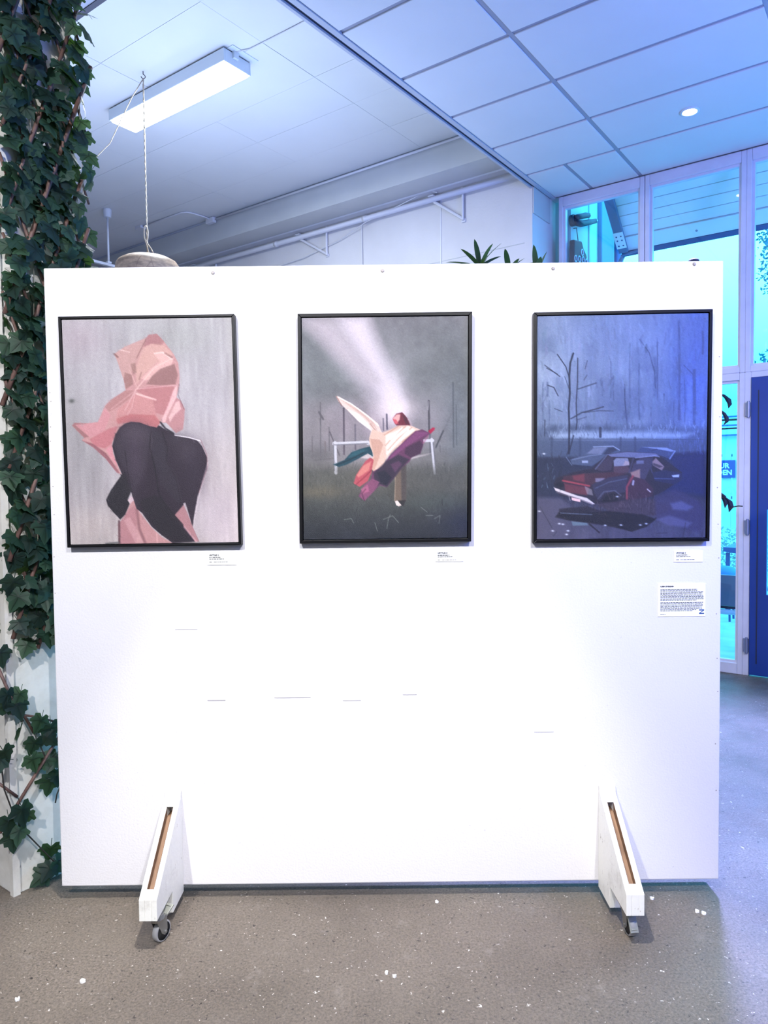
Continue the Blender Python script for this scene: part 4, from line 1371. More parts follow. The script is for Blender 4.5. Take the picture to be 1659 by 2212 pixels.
def word_bars(root, rows, y):
    """rows of (x0, x1, z, height): lines of print too small to read, broken into word lengths"""
    b = MB()
    for (x0, x1, z, h) in rows:
        x = x0
        while x < x1 - .0005:
            L = min(random.uniform(.003, .011), x1 - x)
            b.add([(x, y, z), (x + L, y, z), (x + L, y, z + h), (x, y, z + h)], [(0, 1, 2, 3)])
            x += L + random.uniform(.0012, .002)
    b.build('fine_print', M['ink'], root)


def card(label, x0, z1, w, h, title, tilt=0):
    root = thing('caption_card', label, 'label card', (x0 + w / 2, BY - .0015, z1 - h), 'caption cards under the paintings')
    MB().abox((x0, BY - .003, z1 - h), (x0 + w, BY, z1)).build('card', M['paper'], root)
    y = BY - .0034
    letter(root, title, x0 + .008, z1 - .0105, .0080, y, M['ink'], .0004, .034)
    word_bars(root, [(x0 + .008, x0 + .049, z1 - .0167, .0024), (x0 + .008, x0 + .060, z1 - .0226, .0022), (x0 + .008, x0 + .0185, z1 - .033, .002), (x0 + .0235, x0 + .073, z1 - .033, .002)], y)
    return root


card('small white caption card under the pink cloth painting', -.630, 1.2575, .104, .042, 'UNTITLED 2')
card('small white caption card under the middle painting', .181, 1.2565, .098, .038, 'UNTITLED 8')
card('small white caption card under the wrecked car painting', 1.0275, 1.2475, .1025, .0405, 'UNTITLED 3')
inf = thing('information_sheet', 'white printed information sheet low on the right of the board', 'sign', (1.056, BY - .0015, 1.012))
MB().abox((.972, BY - .003, 1.0125), (1.1405, BY, 1.130)).build('sheet', M['paper'], inf)
yI = BY - .0034
letter(inf, 'RUBEN SEVERIENEN', .980, 1.1180, .0066, yI, M['ink'], .0004, .047)
rows = []
z = 1.1082
for i in range(10):
    rows.append((.980, .980 + (.131 if i < 2 else random.uniform(.148, .155)) - (.024 if i == 9 else 0), z, .0021))
    z -= .00425
z -= .0042
for i in range(8):
    rows.append((.980, .980 + (random.uniform(.148, .154) if i < 6 else .128 - .014 * (i - 6)), z, .0021))
    z -= .00425
rows.append((.980, 1.000, 1.0195, .0018))
word_bars(inf, rows, yI)
# blue emblem: a letter N lying on its side
lg = MB()
for zz in (1.0205, 1.0330):
    lg.add([(1.118, yI, zz), (1.136, yI, zz), (1.136, yI, zz + .0042), (1.118, yI, zz + .0042)], [(0, 1, 2, 3)])
lg.add([(1.118, yI, 1.0247), (1.123, yI, 1.0247), (1.136, yI, 1.0330), (1.131, yI, 1.0330)], [(0, 1, 2, 3)])
lg.build('emblem', M['inkblue'], inf)

# ------------------------------------------------------------------ ivy on willow trellis
def ivy_leaf_mesh(seed):
    r_ = random.Random(seed)
    # outline (x across, y towards the tip), five pointed lobes
    half = [(0.00, -.08), (.20, -.27), (.44, -.24), (.46, -.04), (.66, .14), (.62, .30), (.45, .30), (.43, .50), (.27, .55), (.17, .76), (.0, 1.0)]
    pts = []
    for (x, y) in half:
        pts.append((x * r_.uniform(.92, 1.08), y + r_.uniform(-.02, .02)))
    left = [(-x * r_.uniform(.92, 1.08), y) for x, y in pts[1:-1]]
    outl = pts + left[::-1]
    S = .062
    cup = r_.uniform(.10, .24)
    droop = r_.uniform(.10, .28)

    def z_(x, y):
        return -cup * abs(x) ** 1.2 - droop * max(0, y) ** 2 * .8 + .05 * math.sin(7 * x + seed) * abs(x)
    vs, fs, vein = [], [], []
    vs.append((0, .12 * S, z_(0, .12) * S))
    vein.append(1.0)
    mids = []
    for (x, y) in outl:
        vs.append((x * S, y * S, z_(x, y) * S))
        vein.append(.12)
    n = len(outl)
    for i in range(n):
        fs.append((0, 1 + i, 1 + (i + 1) % n))
    # raised midribs: thin strips from the centre to each lobe tip
    tips = [(.0, .96), (.58, .24), (-.58, .24), (.42, -.2), (-.42, -.2)]
    for (x, y) in tips:
        d = math.hypot(x, y - .12)
        nx, ny = -(y - .12) / d * .022, x / d * .022
        b = len(vs)
        for q, wq in ((0.0, 1.0), (.55, .8), (.95, .15)):
            px, py = x * q, .12 + (y - .12) * q
            zz = z_(px, py) * S + .0012
            vs.append(((px + nx * wq) * S, (py + ny * wq) * S, zz))
            vs.append(((px - nx * wq) * S, (py - ny * wq) * S, zz))
            vein += [1.0, 1.0]
        fs += [(b, b + 1, b + 3, b + 2), (b + 2, b + 3, b + 5, b + 4)]
    # stalk
    b = len(vs)
    for (px, py, zz) in ((.018, -.08, 0), (-.018, -.08, 0), (-.018, -.5, -.12), (.018, -.5, -.12)):
        vs.append((px * S, py * S, zz * S))
        vein.append(.9)
    fs.append((b, b + 1, b + 2, b + 3))
    me_ = bpy.data.meshes.new('leaf')
    me_.from_pydata(vs, [], fs)
    a = me_.attributes.new('vein', 'FLOAT', 'POINT')
    a.data.foreach_set('value', vein)
    me_.materials.append(M['ivy'])
    return me_


LEAVES = [ivy_leaf_mesh(s) for s in range(7)]


def put_leaf(root, p, normal, down, scale, me_=None, name='leaf'):
    """leaf whose face looks along normal and whose tip points along down"""
    n_ = Vector(normal).normalized()
    y_ = Vector(down) - n_ * Vector(down).dot(n_)
    y_.normalize()
    x_ = y_.cross(n_)
    o = link(name, me_ or random.choice(LEAVES), root)
    mt = Matrix((x_, y_, n_)).transposed().to_4x4()
    mt = mt @ Matrix.Diagonal((scale, scale, scale, 1))
    mt.translation = Vector(p) - wloc(root)
    o.matrix_local = mt
    return o


def jitter(n_, k_):
    return Vector((n_.x + random.gauss(0, k_), n_.y + random.gauss(0, k_), n_.z + random.gauss(0, k_))).normalized()


def clip_line(p0, p1, s0, s1, z0, z1):
    """Liang-Barsky on (s, z)"""
    t0, t1 = 0.0, 1.0
    dx, dz = p1[0] - p0[0], p1[1] - p0[1]
    for p_, q_ in ((-dx, p0[0] - s0), (dx, s1 - p0[0]), (-dz, p0[1] - z0), (dz, z1 - p0[1])):
        if abs(p_) < 1e-9:
            if q_ < 0:
                return None
            continue
        r_ = q_ / p_
        if p_ < 0:
            t0 = max(t0, r_)
        else:
            t1 = min(t1, r_)
    if t0 >= t1:
        return None
    return ((p0[0] + t0 * dx, p0[1] + t0 * dz), (p0[0] + t1 * dx, p0[1] + t1 * dz))


def trellis(root, org, sdir, ndir, s0, s1, z0, z1, step, slope, off):
    """two crossing layers of willow sticks on the plane through org"""
    for layer, sg in ((0, 1), (1, -1)):
        x = s0 - (z1 - z0) * slope
        while x < s1 + (z1 - z0) * slope:
            a = (x, z0)
            b = (x + sg * (z1 - z0) * slope, z1)
            c_l = clip_line(a, b, s0 + random.uniform(-.01, .02), s1 + random.uniform(-.01, .03), z0 + random.uniform(-.05, .04), z1)
            x += step * random.uniform(.88, 1.12)
            if not c_l:
                continue
            (sa, za), (sb, zb2) = c_l
            if abs(zb2 - za) < .12:
                continue
            N = max(2, int(abs(zb2 - za) / .3))
            pts = []
            for i in range(N + 1):
                t_ = i / N
                pts.append(org + sdir * (sa + (sb - sa) * t_ + random.gauss(0, .004)) + ndir * (off + (1 - layer) * .013) + Vector((0, 0, za + (zb2 - za) * t_)))
            MB().tube(pts, random.uniform(.0068, .0092) if layer == 0 else random.uniform(.004, .006), 6).build('stick', M['stick'], root, smooth=True)


nR = -U          # outward from the right face of the pillar
nL = -V          # outward from the left face
org = R(2.648, 0, 0)
tA = thing('ivy_trellis', 'tall willow trellis thick with artificial ivy on the right face of the pillar', 'ivy trellis',
           R(2.62, 1.43, .88), 'ivy trellises on the pillar')
trellis(tA, org, V, nR, 1.29, 1.63, .90, 3.55, .10, .36, .016)
for s_ in (1.40, 1.60):
    MB().tube([org + V * (s_ + .012 * math.sin(3 * z_)) + nR * .025 + Vector((0, 0, z_)) for z_ in np.linspace(.95, 3.5, 18)], .0016, 5).build('wire', M['twine'], tA)
cnt = 0
for i in range(292):
    z_ = .93 + 2.5 * ((i * .6180339) % 1.0)
    s_ = 1.285 + .345 * ((i * .7548777 + .31 * random.random()) % 1.0)
    dep = random.uniform(.03, .075) if i % 3 else random.uniform(.02, .04)
    n_ = jitter(nR * 1.0 + Vector((0, 0, .35)) + V * (0.8 * (s_ - 1.45)), .38)
    dn = Vector((random.gauss(0, .55), random.gauss(0, .55), -1))
    put_leaf(tA, org + V * s_ + nR * dep + Vector((0, 0, z_)), n_, dn, random.uniform(.85, 1.32))
extra = MB()
for i in range(170):
    me_ = random.choice(LEAVES)
    n_ = jitter(nR + Vector((0, 0, .3)), .45)
    y_ = Vector((random.gauss(0, .6), random.gauss(0, .6), -1))
    y_ = (y_ - n_ * y_.dot(n_)).normalized()
    x_ = y_.cross(n_)
    p_ = org + V * random.uniform(1.285, 1.61) + nR * random.uniform(.016, .045) + Vector((0, 0, random.uniform(.95, 3.45)))
    sc_ = random.uniform(.8, 1.2)
    extra.add([p_ + (x_ * q.co.x + y_ * q.co.y + n_ * q.co.z) * sc_ for q in me_.vertices], [tuple(f_.vertices) for f_ in me_.polygons])
extra.build('back_leaves', M['ivy'], tA, kind='stuff')

orgL = R(0, 1.277, 0)
tB = thing('ivy_trellis', 'narrow ivy trellis strip on the left face of the pillar at the photo edge', 'ivy trellis',
           R(2.78, 1.25, .95), 'ivy trellises on the pillar')
trellis(tB, orgL, U, nL, 2.67, 2.92, 1.0, 3.45, .09, .36, .014)
for i in range(190):
    z_ = 1.0 + 2.4 * ((i * .6180339) % 1.0)
    s_ = 2.665 + .24 * ((i * .7548777 + .3 * random.random()) % 1.0)
    n_ = jitter(nL + Vector((0, 0, .35)), .38)
    put_leaf(tB, orgL + U * s_ + nL * random.uniform(.03, .08) + Vector((0, 0, z_)), n_, Vector((random.gauss(0, .55), random.gauss(0, .55), -1)), random.uniform(.85, 1.3))

# loose lower pieces
tC = thing('loose_ivy_strip', 'loose end of ivy with sticks and sparse leaves low on the pillar', 'ivy trellis', R(2.62, 1.40, .05))


def FP(u_, z_, off=.03):          # right face, u_ along V from the corner
    return R(2.648 - off, 1.277 + u_, z_)


LOW = []      # filled from the list of face positions below


def stickp(pts, r=.0055, mat_='stick', name='stick'):
    MB().tube(pts, r, 6).build(name, M[mat_], tC, smooth=True)


stickp([FP(-.045, .855), FP(-.005, .745), FP(.033, .645)])
stickp([FP(.010, .722), FP(.045, .655), FP(.075, .590)])
stickp([FP(-.012, .687), FP(.08, .65), FP(.20, .588)], .0045)
stickp([FP(.185, .57, .034), FP(.086, .45, .034), FP(-.062, .268, .034)], .0062)
stickp([FP(-.058, .448, .022), FP(.010, .372, .022)], .0055)
stickp([FP(-.060, .640), FP(-.048, .520), FP(-.039, .417), FP(-.016, .339), FP(.016, .256), FP(.078, .164), FP(.134, .081), FP(.175, .070)], .0026, 'vine', 'vine')
stickp([FP(.016, .256), FP(-.022, .248)], .0022, 'vine', 'vine')
stickp([FP(.075, .590), FP(.11, .50), FP(.14, .41)], .0026, 'vine', 'vine')
stickp([FP(.17, .36), FP(.155, .33), FP(.148, .30)], .0026, 'vine', 'vine')
for (u_, z_) in [(-.021, .752), (.026, .740), (-.027, .712), (.012, .705), (.016, .610), (.094, .628), (.132, .590), (.072, .548), (.111, .556), (.055, .492), (.121, .466), (.152, .470),
                 (.126, .390), (.150, .410), (-.046, .548), (-.040, .905), (.012, .322), (.036, .292), (-.034, .296), (-.020, .232), (.004, .245), (.120, .128), (.118, .056), (.144, .062), (.096, .036), (-.045, .516)]:
    put_leaf(tC, FP(u_, z_ + .015, random.uniform(.035, .05)), jitter(nR + Vector((0, 0, .25)), .28), Vector((random.gauss(0, .6), random.gauss(0, .6), -1)), random.uniform(.95, 1.25))


# ------------------------------------------------------------------ things of the ceiling and the back wall
fl_ = thing('fluorescent_light', 'lit white fluorescent ceiling light mounted on the higher board ceiling', 'ceiling light', R(4.36, 3.43, ZR))
hb = MB()
u0, u1, v0, v1 = 3.712, 5.015, 3.312, 3.552
hb.rbox(u0, u1, v0, v0 + .012, 4.285, ZR - .012)
hb.rbox(u0, u1, v1 - .012, v1, 4.285, ZR - .012)
hb.rbox(u0, u0 + .012, v0 + .012, v1 - .012, 4.285, ZR - .012)
hb.rbox(u1 - .012, u1, v0 + .012, v1 - .012, 4.285, ZR - .012)
hb.rbox(u0 + .012, u1 - .012, v0 + .012, v1 - .012, 4.33, ZR - .012)
hb.build('housing', M['lampbody'], fl_, bevel=.003)
MB().rbox(u0 + .014, u1 - .014, v0 + .014, v1 - .014, 4.272, 4.30).build('diffuser', M['tube'], fl_, bevel=.006)
for uu_ in (u0 + .15, u1 - .15):
    MB().rbox(uu_ - .02, uu_ + .02, v0 + .06, v1 - .06, ZR - .012, ZR).build('mounting_block', M['lampbody'], fl_)
MB().rbox(u0 - .055, u0 + .0, v0 + .03, v1 + .02, ZR - .006, ZR).build('end_plate', M['lampbody'], fl_)
MB().rbox(u0 - .02, u0, v0 + .075, v0 + .115, ZR - .05, ZR - .006).build('cable_gland', M['lampbody'], fl_)
ld = bpy.data.lights.new('tube_light', 'AREA')
ld.shape = 'RECTANGLE'
ld.size, ld.size_y = 1.25, .2
ld.energy = 95
ld.color = (.85, .93, 1.0)
lo = bpy.data.objects.new('tube_light', ld)
COL.objects.link(lo)
lo.parent = fl_
lo.location = R(4.36, 3.43, 4.262) - wloc(fl_)
lo.rotation_euler = (0, 0, math.atan2(U.y, U.x))
# ceiling cable clipped along a joint, running to the lamp
cb = MB().tube([R(u0 - .01, 3.40, ZR - .008), R(3.6, 3.44, ZR - .006), R(3.2, 3.446, ZR - .006), R(2.7, 3.446, ZR - .006)], .004, 6)
tag(cb.build('ceiling_cable', M['pipe']), 'thin white cable along the ceiling joint to the fluorescent light', 'cable')

sp = thing('ceiling_spot', 'bright round recessed spot in the blue lit tiles', 'ceiling spot', R(1.264, 5.191, ZD))
MB().lathe(R(1.264, 5.191, ZD), (0, 0, -1), [(.062, 0), (.062, .006), (.050, .010), (.044, .006), (.044, 0)], 28).build('trim_ring', M['lampbody'], sp, smooth=True)
MB().lathe(R(1.264, 5.191, ZD - .001), (0, 0, -1), [(0, .006), (.030, .004), (.043, 0)], 24).build('lens', M['spotlens'], sp, smooth=True)
sd_ = bpy.data.lights.new('spot_beam', 'SPOT')
sd_.energy = 4200
sd_.color = (.34, .36, 1.0)
sd_.spot_size = math.radians(66)
sd_.spot_blend = 1
sd_.shadow_soft_size = .22
so_ = bpy.data.objects.new('spot_beam', sd_)
COL.objects.link(so_)
so_.parent = sp
so_.location = R(1.264, 5.191, ZD - .02) - wloc(sp)
so_.rotation_euler = (Vector((2.05, 2.9, 0)) - R(1.264, 5.191, ZD)).to_track_quat('-Z', 'Y').to_euler()

# pendant: drum shade on a cord
HP = R(4.386, 3.174, ZR)
pd_ = thing('pendant_lamp', 'hanging round pendant with mottled wooden drum shade on a pale cord', 'pendant lamp', HP)
ptop = Vector((HP.x, HP.y, 3.10))
prof = [(0.0, .012), (.05, .012), (.10, .004), (.16, -.012), (.20, -.034), (.214, -.055), (.219, -.085), (.219, -.20), (.212, -.21), (.205, -.20), (.205, -.08)]
MB().lathe(ptop, (0, 0, 1), prof, 40).build('shade', M['pendant'], pd_, smooth=True)
MB().lathe(ptop - Vector((0, 0, .12)), (0, 0, 1), [(0, -.05), (.03, -.045), (.042, -.02), (.03, .012), (.016, .03), (.016, .13), (0, .13)], 16).build('bulb', M['lampbody'], pd_, smooth=True)
rp = MB()
for ph in (0, PI):
    rp.tube([Vector((HP.x + .0028 * math.cos(ph + q * .9), HP.y + .0028 * math.sin(ph + q * .9), z_)) for q, z_ in enumerate(np.linspace(ZR - .05, 3.11, 90))], .0036, 5)
rp.build('cord', M['rope'], pd_, smooth=True)
lp = MB()
side_ = Vector((HP.y, -HP.x, 0)).normalized()


def loop(zc, zr, xr, xo, ph0=0):
    return [HP * 1 + side_ * (xo + xr * math.sin(t_)) + Vector((0, 0, zc - ZR + zr * math.cos(t_))) - Vector((HP.x, HP.y, 0)).normalized() * (.012 + .004 * math.sin(t_)) for t_ in np.linspace(ph0, ph0 + 2 * PI, 20)]


lp.tube(loop(3.262, .052, .013, -.006), .0048, 6)
lp.tube([HP + side_ * a + Vector((0, 0, b - ZR)) - Vector((HP.x, HP.y, 0)).normalized() * .014 for a, b in ((-.002, 3.215), (.004, 3.19), (.022, 3.165), (.036, 3.138), (.038, 3.122), (.028, 3.112), (.012, 3.120), (.004, 3.15), (-.004, 3.19), (-.012, 3.21), (.006, 3.216))], .0048, 6)
lp.build('knot', M['rope'], pd_, smooth=True)
hk = MB()
hk.tube([Vector((HP.x, HP.y, ZR)), Vector((HP.x, HP.y, ZR - .02))] + [Vector((HP.x, HP.y, ZR - .036)) + side_ * (.014 * math.sin(t_)) + Vector((0, 0, .014 * math.cos(t_))) for t_ in np.linspace(0, 4.6, 9)], .003, 6)
hk.build('hook', M['hook'], pd_)
# slack cord from the hook away to the pillar
sl = [HP + Vector((0, 0, -.05)), Vector((-1.72, 5.13, 4.18)), Vector((-1.862, 5.09, 3.857)), Vector((-1.95, 5.06, 3.75)), Vector((-2.07, 5.023, 3.637)), Vector((-2.25, 4.96, 3.48)), Vector((-2.45, 4.9, 3.33))]
MB().tube(sl, .0035, 6).build('slack_cord', M['rope'], pd_, smooth=True)

rl = thing('suspended_rail', 'white suspended rail hung by a rod from a ceiling box near the ivy', 'rail', R(6.847, 4.476, ZR))
MB().lathe(R(6.847, 4.476, ZR), (0, 0, -1), [(0, 0), (.040, 0), (.044, .012), (.036, .085), (0, .09)], 16).build('ceiling_box', M['railw'], rl)
MB().tube([R(6.847, 4.476, ZR - .08), R(6.847, 4.476, 3.83)], .011, 10).build('rod', M['railw'], rl, smooth=True)
MB().rbox(6.835, 6.875, 3.2, 5.25, 3.795, 3.822).build('bar', M['railw'], rl, bevel=.003)
MB().rbox(6.83, 6.865, 4.455, 4.50, 3.822, 3.842).build('clamp', M['railw'], rl)

cn = thing('conduit_run', 'white conduit bending to a junction box on the beam', 'conduit', R(6.2, 5.25, 4.36))
MB().tube([R(7.1, 4.993, ZR - .010), R(6.4, 4.99, ZR - .010), R(6.30, 4.992, ZR - .010), R(6.24, 5.02, ZR - .010), R(6.215, 5.09, ZR - .010), R(6.20, 5.2, ZR - .012), R(6.195, 5.28, ZR - .016)], .009, 8).build('pipe', M['pipe'], cn, smooth=True)
MB().rbox(6.13, 6.25, 5.27, 5.322, ZR - .062, ZR - .004).build('junction_box', M['pipe'], cn, bevel=.006)
MB().tube([R(6.13, 5.305, ZR - .03), R(2.70, 5.305, ZR - .03)], .010, 8).build('pipe', M['pipe'], cn, smooth=True)
MB().rbox(6.96, 7.06, 4.955, 5.03, ZR - .03, ZR).build('end_box', M['pipe'], cn, bevel=.004)

wp = thing('wall_pipe', 'white pipe under the beam with triangular wall brackets', 'pipe', R(5.0, VB - .04, 4.05))
MB().tube([R(9.5, VB - .05, 4.055), R(2.70, VB - .05, 4.055)], .024, 12).build('pipe', M['pipe'], wp, smooth=True)
for (ua, ub2) in ((3.58, 3.28), (5.22, 4.87), (6.9, 6.55), (8.5, 8.15)):
    b = MB()
    b.tube([R(ub2, VB - .02, 4.10), R(ub2, VB - .02, 3.815)], .012, 8)
    b.tube([R(ua, VB - .035, 4.045), R(ub2, VB - .02, 3.825)], .013, 8)
    b.rbox(ub2 - .02, ub2 + .02, VB - .012, VB, 3.80, 3.83)
    b.rbox(ua - .03, ua + .03, VB - .078, VB, 4.078, 4.086)
    b.build('bracket', M['pipe'], wp, smooth=False)
for uu_ in (4.35, 5.55):
    MB().tube([R(uu_ - .02, VB - .05, 4.055), R(uu_ + .02, VB - .05, 4.055)], .030, 12).build('coupling', M['pipe'], wp, smooth=True)
cbl = [R(3.52, VB - .06, 4.10), R(3.62, VB - .06, 4.14), R(3.9, VB - .06, 4.09), R(4.35, VB - .05, 4.02), R(4.7, VB - .02, 3.93), R(5.2, VB - .02, 3.85), R(5.8, VB - .02, 3.82), R(6.5, VB - .02, 3.84)]
tag(MB().tube(cbl, .0045, 6).build('wall_cable', M['pipe']), 'thin drooping white cable on the back wall under the pipe', 'cable')
tag(MB().tube([R(4.42, VB - .012, 4.09), R(4.42, VB - .012, 3.2)], .004, 6).build('drop_cable', M['pipe']), 'thin vertical white cable down the back wall', 'cable')


# ------------------------------------------------------------------ plants behind the board
def strap_leaf(root, base, dir_h, length, rise, width, mat_='dracaena', twist=0.0, droop=.6):
    d = Vector((dir_h[0], dir_h[1], 0))
    if d.length > 0:
        d.normalize()
    sd = Vector((-d.y, d.x, 0)) if d.length else Vector((1, 0, 0))
    sd = (sd * math.cos(twist) + Vector((0, 0, 1)) * math.sin(twist)).normalized()
    N = 8
    vs, fs = [], []
    for i in range(N + 1):
        t_ = i / N
        hor = length * math.cos(rise) * t_ * (1 + .15 * t_)
        ver = length * math.sin(rise) * t_ - droop * length * t_ * t_ * .5
        c_ = Vector(base) + d * hor + Vector((0, 0, ver))
        w = width * (math.sin(PI * min(1, .12 + .88 * t_)) ** .7) * .5 + .001
        if i == N:
            w = .0008
        vs += [c_ + sd * w + Vector((0, 0, .25 * w)), c_, c_ - sd * w + Vector((0, 0, .25 * w))]
    for i in range(N):
        b = i * 3
        fs += [(b, b + 1, b + 4, b + 3), (b + 1, b + 2, b + 5, b + 4)]
    org_ = wloc(root)
    me_ = bpy.data.meshes.new('leaf')
    me_.from_pydata([tuple(v_ - org_) for v_ in vs], [], fs)
    a = me_.attributes.new('vein', 'FLOAT', 'POINT')
    a.data.foreach_set('value', [1.0 if i % 3 == 1 else 0.1 for i in range(len(vs))])
    me_.materials.append(M[mat_])
    me_.polygons.foreach_set('use_smooth', [True] * len(fs))
    return link('leaf', me_, root)


def pot(root, p, r, h):
    MB().lathe(p, (0, 0, 1), [(0, 0), (r * .72, 0), (r * .95, h * .86), (r, h * .86), (r, h), (r * .9, h), (r * .88, h * .9), (0, h * .9)], 28).build('pot', M['pot'], root, smooth=False)
    MB().lathe(p + Vector((0, 0, h * .9)), (0, 0, 1), [(0, .006), (r * .86, .001)], 20).build('soil', M['soil'], root)


dp = Vector((.69, 4.0, 0))
dr = thing('dracaena', 'tall dracaena with dark strap leaves showing above the board', 'houseplant', dp)
pot(dr, dp, .2, .34)
heads = [(Vector((.535, 3.98, 2.66)), 9), (Vector((.70, 4.02, 2.64)), 6), (Vector((.845, 3.99, 2.62)), 4)]
for hd, nl in heads:
    b0 = dp + Vector(((hd.x - dp.x) * .25, 0, .3))
    MB().tube([b0, b0.lerp(hd, .5) + Vector((.01, 0, 0)), hd], [.02, .016, .013], 8).build('cane', M['bark'], dr, smooth=True)
L1_ = [(-1, .1, .17, .35), (-.9, -.5, .15, .75), (-.35, -.3, .17, 1.35), (.3, -.2, .15, 1.1), (.8, .2, .20, .98), (.5, .8, .14, .9), (-.2, .9, .15, .8), (.9, -.5, .12, .5), (-.6, .7, .13, .5)]
for (dx, dy, L_, ri) in L1_:
    strap_leaf(dr, heads[0][0], (dx, dy), L_, ri, .034, droop=.25)
for (dx, dy, L_, ri) in [(-.8, .2, .13, .6), (-.3, -.4, .15, 1.3), (.4, .2, .15, .9), (.9, -.2, .15, .5), (0, .9, .12, .6), (.6, -.7, .1, .9)]:
    strap_leaf(dr, heads[1][0], (dx, dy), L_, ri, .032, droop=.3)
for (dx, dy, L_, ri) in [(-.4, -.3, .17, 1.45), (.4, .1, .15, 1.2), (.1, .9, .12, 1.0), (.2, -.8, .1, 1.1)]:
    strap_leaf(dr, heads[2][0], (dx, dy), L_, ri, .038, droop=.1)

wpp = Vector(R(1.42, 5.72, 0))
wpl = thing('window_plant', 'tall thin houseplant with dark drooping leaves in front of the narrow low window', 'houseplant', wpp)
pot(wpl, wpp, .15, .28)
MB().tube([wpp + Vector((0, 0, .25)), R(1.36, 5.73, .9), R(1.30, 5.74, 1.45), R(1.25, 5.75, 2.0), R(1.22, 5.75, 2.35)], [.012, .011, .009, .007, .004], 8).build('stem', M['vine'], wpl, smooth=True)


def blade(pts, w):
    """drooping leaf following the given points"""
    vs, fs = [], []
    n_ = len(pts)
    sd = U * .85 + Vector((0, 0, .2))
    for i, p in enumerate(pts):
        t_ = i / (n_ - 1)
        ww = w * math.sin(PI * (.06 + .94 * t_)) * .5 + .001
        vs += [p + sd * ww + V * ww * .5, p, p - sd * ww + V * ww * .5]
    for i in range(n_ - 1):
        b_ = i * 3
        fs += [(b_, b_ + 1, b_ + 4, b_ + 3), (b_ + 1, b_ + 2, b_ + 5, b_ + 4)]
    me_ = bpy.data.meshes.new('leaf')
    o_ = wloc(wpl)
    me_.from_pydata([tuple(q - o_) for q in vs], [], fs)
    me_.materials.append(M['navy'])
    link('leaf', me_, wpl)


blade([R(1.215, 5.78, 2.14), R(1.175, 5.79, 2.125), R(1.14, 5.80, 2.09), R(1.125, 5.80, 2.05), R(1.132, 5.80, 2.015)], .055)
blade([R(1.19, 5.78, 2.02), R(1.165, 5.79, 1.99), R(1.148, 5.80, 1.955), R(1.142, 5.80, 1.925), R(1.165, 5.80, 1.895)], .04)
blade([R(1.20, 5.78, 1.42), R(1.165, 5.79, 1.38), R(1.148, 5.80, 1.33), R(1.15, 5.80, 1.285)], .05)
blade([R(1.16, 5.79, 1.375), R(1.125, 5.80, 1.34), R(1.112, 5.80, 1.30), R(1.122, 5.80, 1.255)], .055)
blade([R(1.27, 5.78, 1.62), R(1.32, 5.78, 1.60), R(1.36, 5.78, 1.53), R(1.36, 5.78, 1.46)], .06)
blade([R(1.24, 5.76, 2.30), R(1.28, 5.76, 2.34), R(1.32, 5.76, 2.30), R(1.35, 5.76, 2.22)], .05)
for pts in ([R(1.31, 5.745, 1.40), R(1.22, 5.77, 1.44), R(1.16, 5.79, 1.375)], [R(1.26, 5.75, 1.40), R(1.20, 5.78, 1.37), R(1.15, 5.79, 1.36)], [R(1.112, 5.80, 1.28), R(1.09, 5.80, 1.295), R(1.06, 5.80, 1.302), R(1.03, 5.80, 1.30)], [R(1.235, 5.75, 2.2), R(1.215, 5.78, 2.14)], [R(1.25, 5.75, 2.0), R(1.19, 5.78, 2.02)]):
    MB().tube(pts, .004, 5).build('twig', M['vine'], wpl)

fp_ = Vector((1.917, 4.5, 0))
fl2 = thing('standing_lamp', 'dark cap of a slim standing lamp just above the board edge', 'lamp', fp_)
MB().lathe(fp_, (0, 0, 1), [(0, 0), (.13, 0), (.13, .012), (.02, .022), (0, .022)], 28).build('base', M['navy'], fl2)
MB().tube([fp_ + Vector((0, 0, .02)), fp_ + Vector((0, 0, 2.80))], .011, 10).build('pole', M['navy'], fl2, smooth=True)
MB().lathe(fp_ + Vector((0, 0, 2.78)), (0, 0, 1), [(0, 0), (.03, 0), (.034, .055), (.03, .066), (.012, .072), (0, .072)], 20).build('cap', M['navy'], fl2, smooth=True)


# ------------------------------------------------------------------ outdoors beyond the glass
V0 = VW + .14
struct('ground', MB().rbox(-14, 16, VW + .12, 40, -.14, -.02), M['pave'], 'pale paved yard outside the windows')
xw = struct('wall_exterior', MB().rbox(2.50, 2.75, V0, 7.62, -.02, 4.6), M['plaster'], 'pale plastered side wall of the porch outside')
for (vv, d) in ((6.62, .012), (6.98, .02), (7.22, .015), (7.40, .03)):
    MB().rbox(2.50 - d, 2.50, vv, vv + .05, -.02, 4.4).build('wall_strip', M['plaster'], xw)
MB().rbox(2.455, 2.50, 6.86, 7.20, -.02, 4.4).build('pilaster', M['rafter'], xw, bevel=.01)
MB().tube([R(2.44, 7.26, -.02), R(2.44, 7.26, 4.4)], .035, 12).build('downpipe', M['gutter'], xw, smooth=True)
MB().rbox(2.42, 2.50, 7.32, 7.60, -.02, 3.66).build('end_post', M['gutter'], xw)
cp = thing('porch_canopy', 'pale boarded porch canopy outside above the tall windows', 'canopy', R(0, 6.9, 3.9))
SL = -.88


def ZC(v):
    return 3.985 + SL * (v - V0)


SN = (V * -SL + Vector((0, 0, 1))).normalized()      # normal of the sloping boards
SD = (V + Vector((0, 0, SL))).normalized()           # down the slope


def slope_bar(u0, u1, v0, v1, drop0, drop1):
    """board lying along the slope between v0 and v1, its faces drop0..drop1 below the plane"""
    a = R((u0 + u1) / 2, v0, ZC(v0))
    b_ = R((u0 + u1) / 2, v1, ZC(v1))
    return MB().box((a + b_) / 2 - SN * ((drop0 + drop1) / 2), U * ((u1 - u0) / 2), SD * ((b_ - a).length / 2), SN * ((drop1 - drop0) / 2))


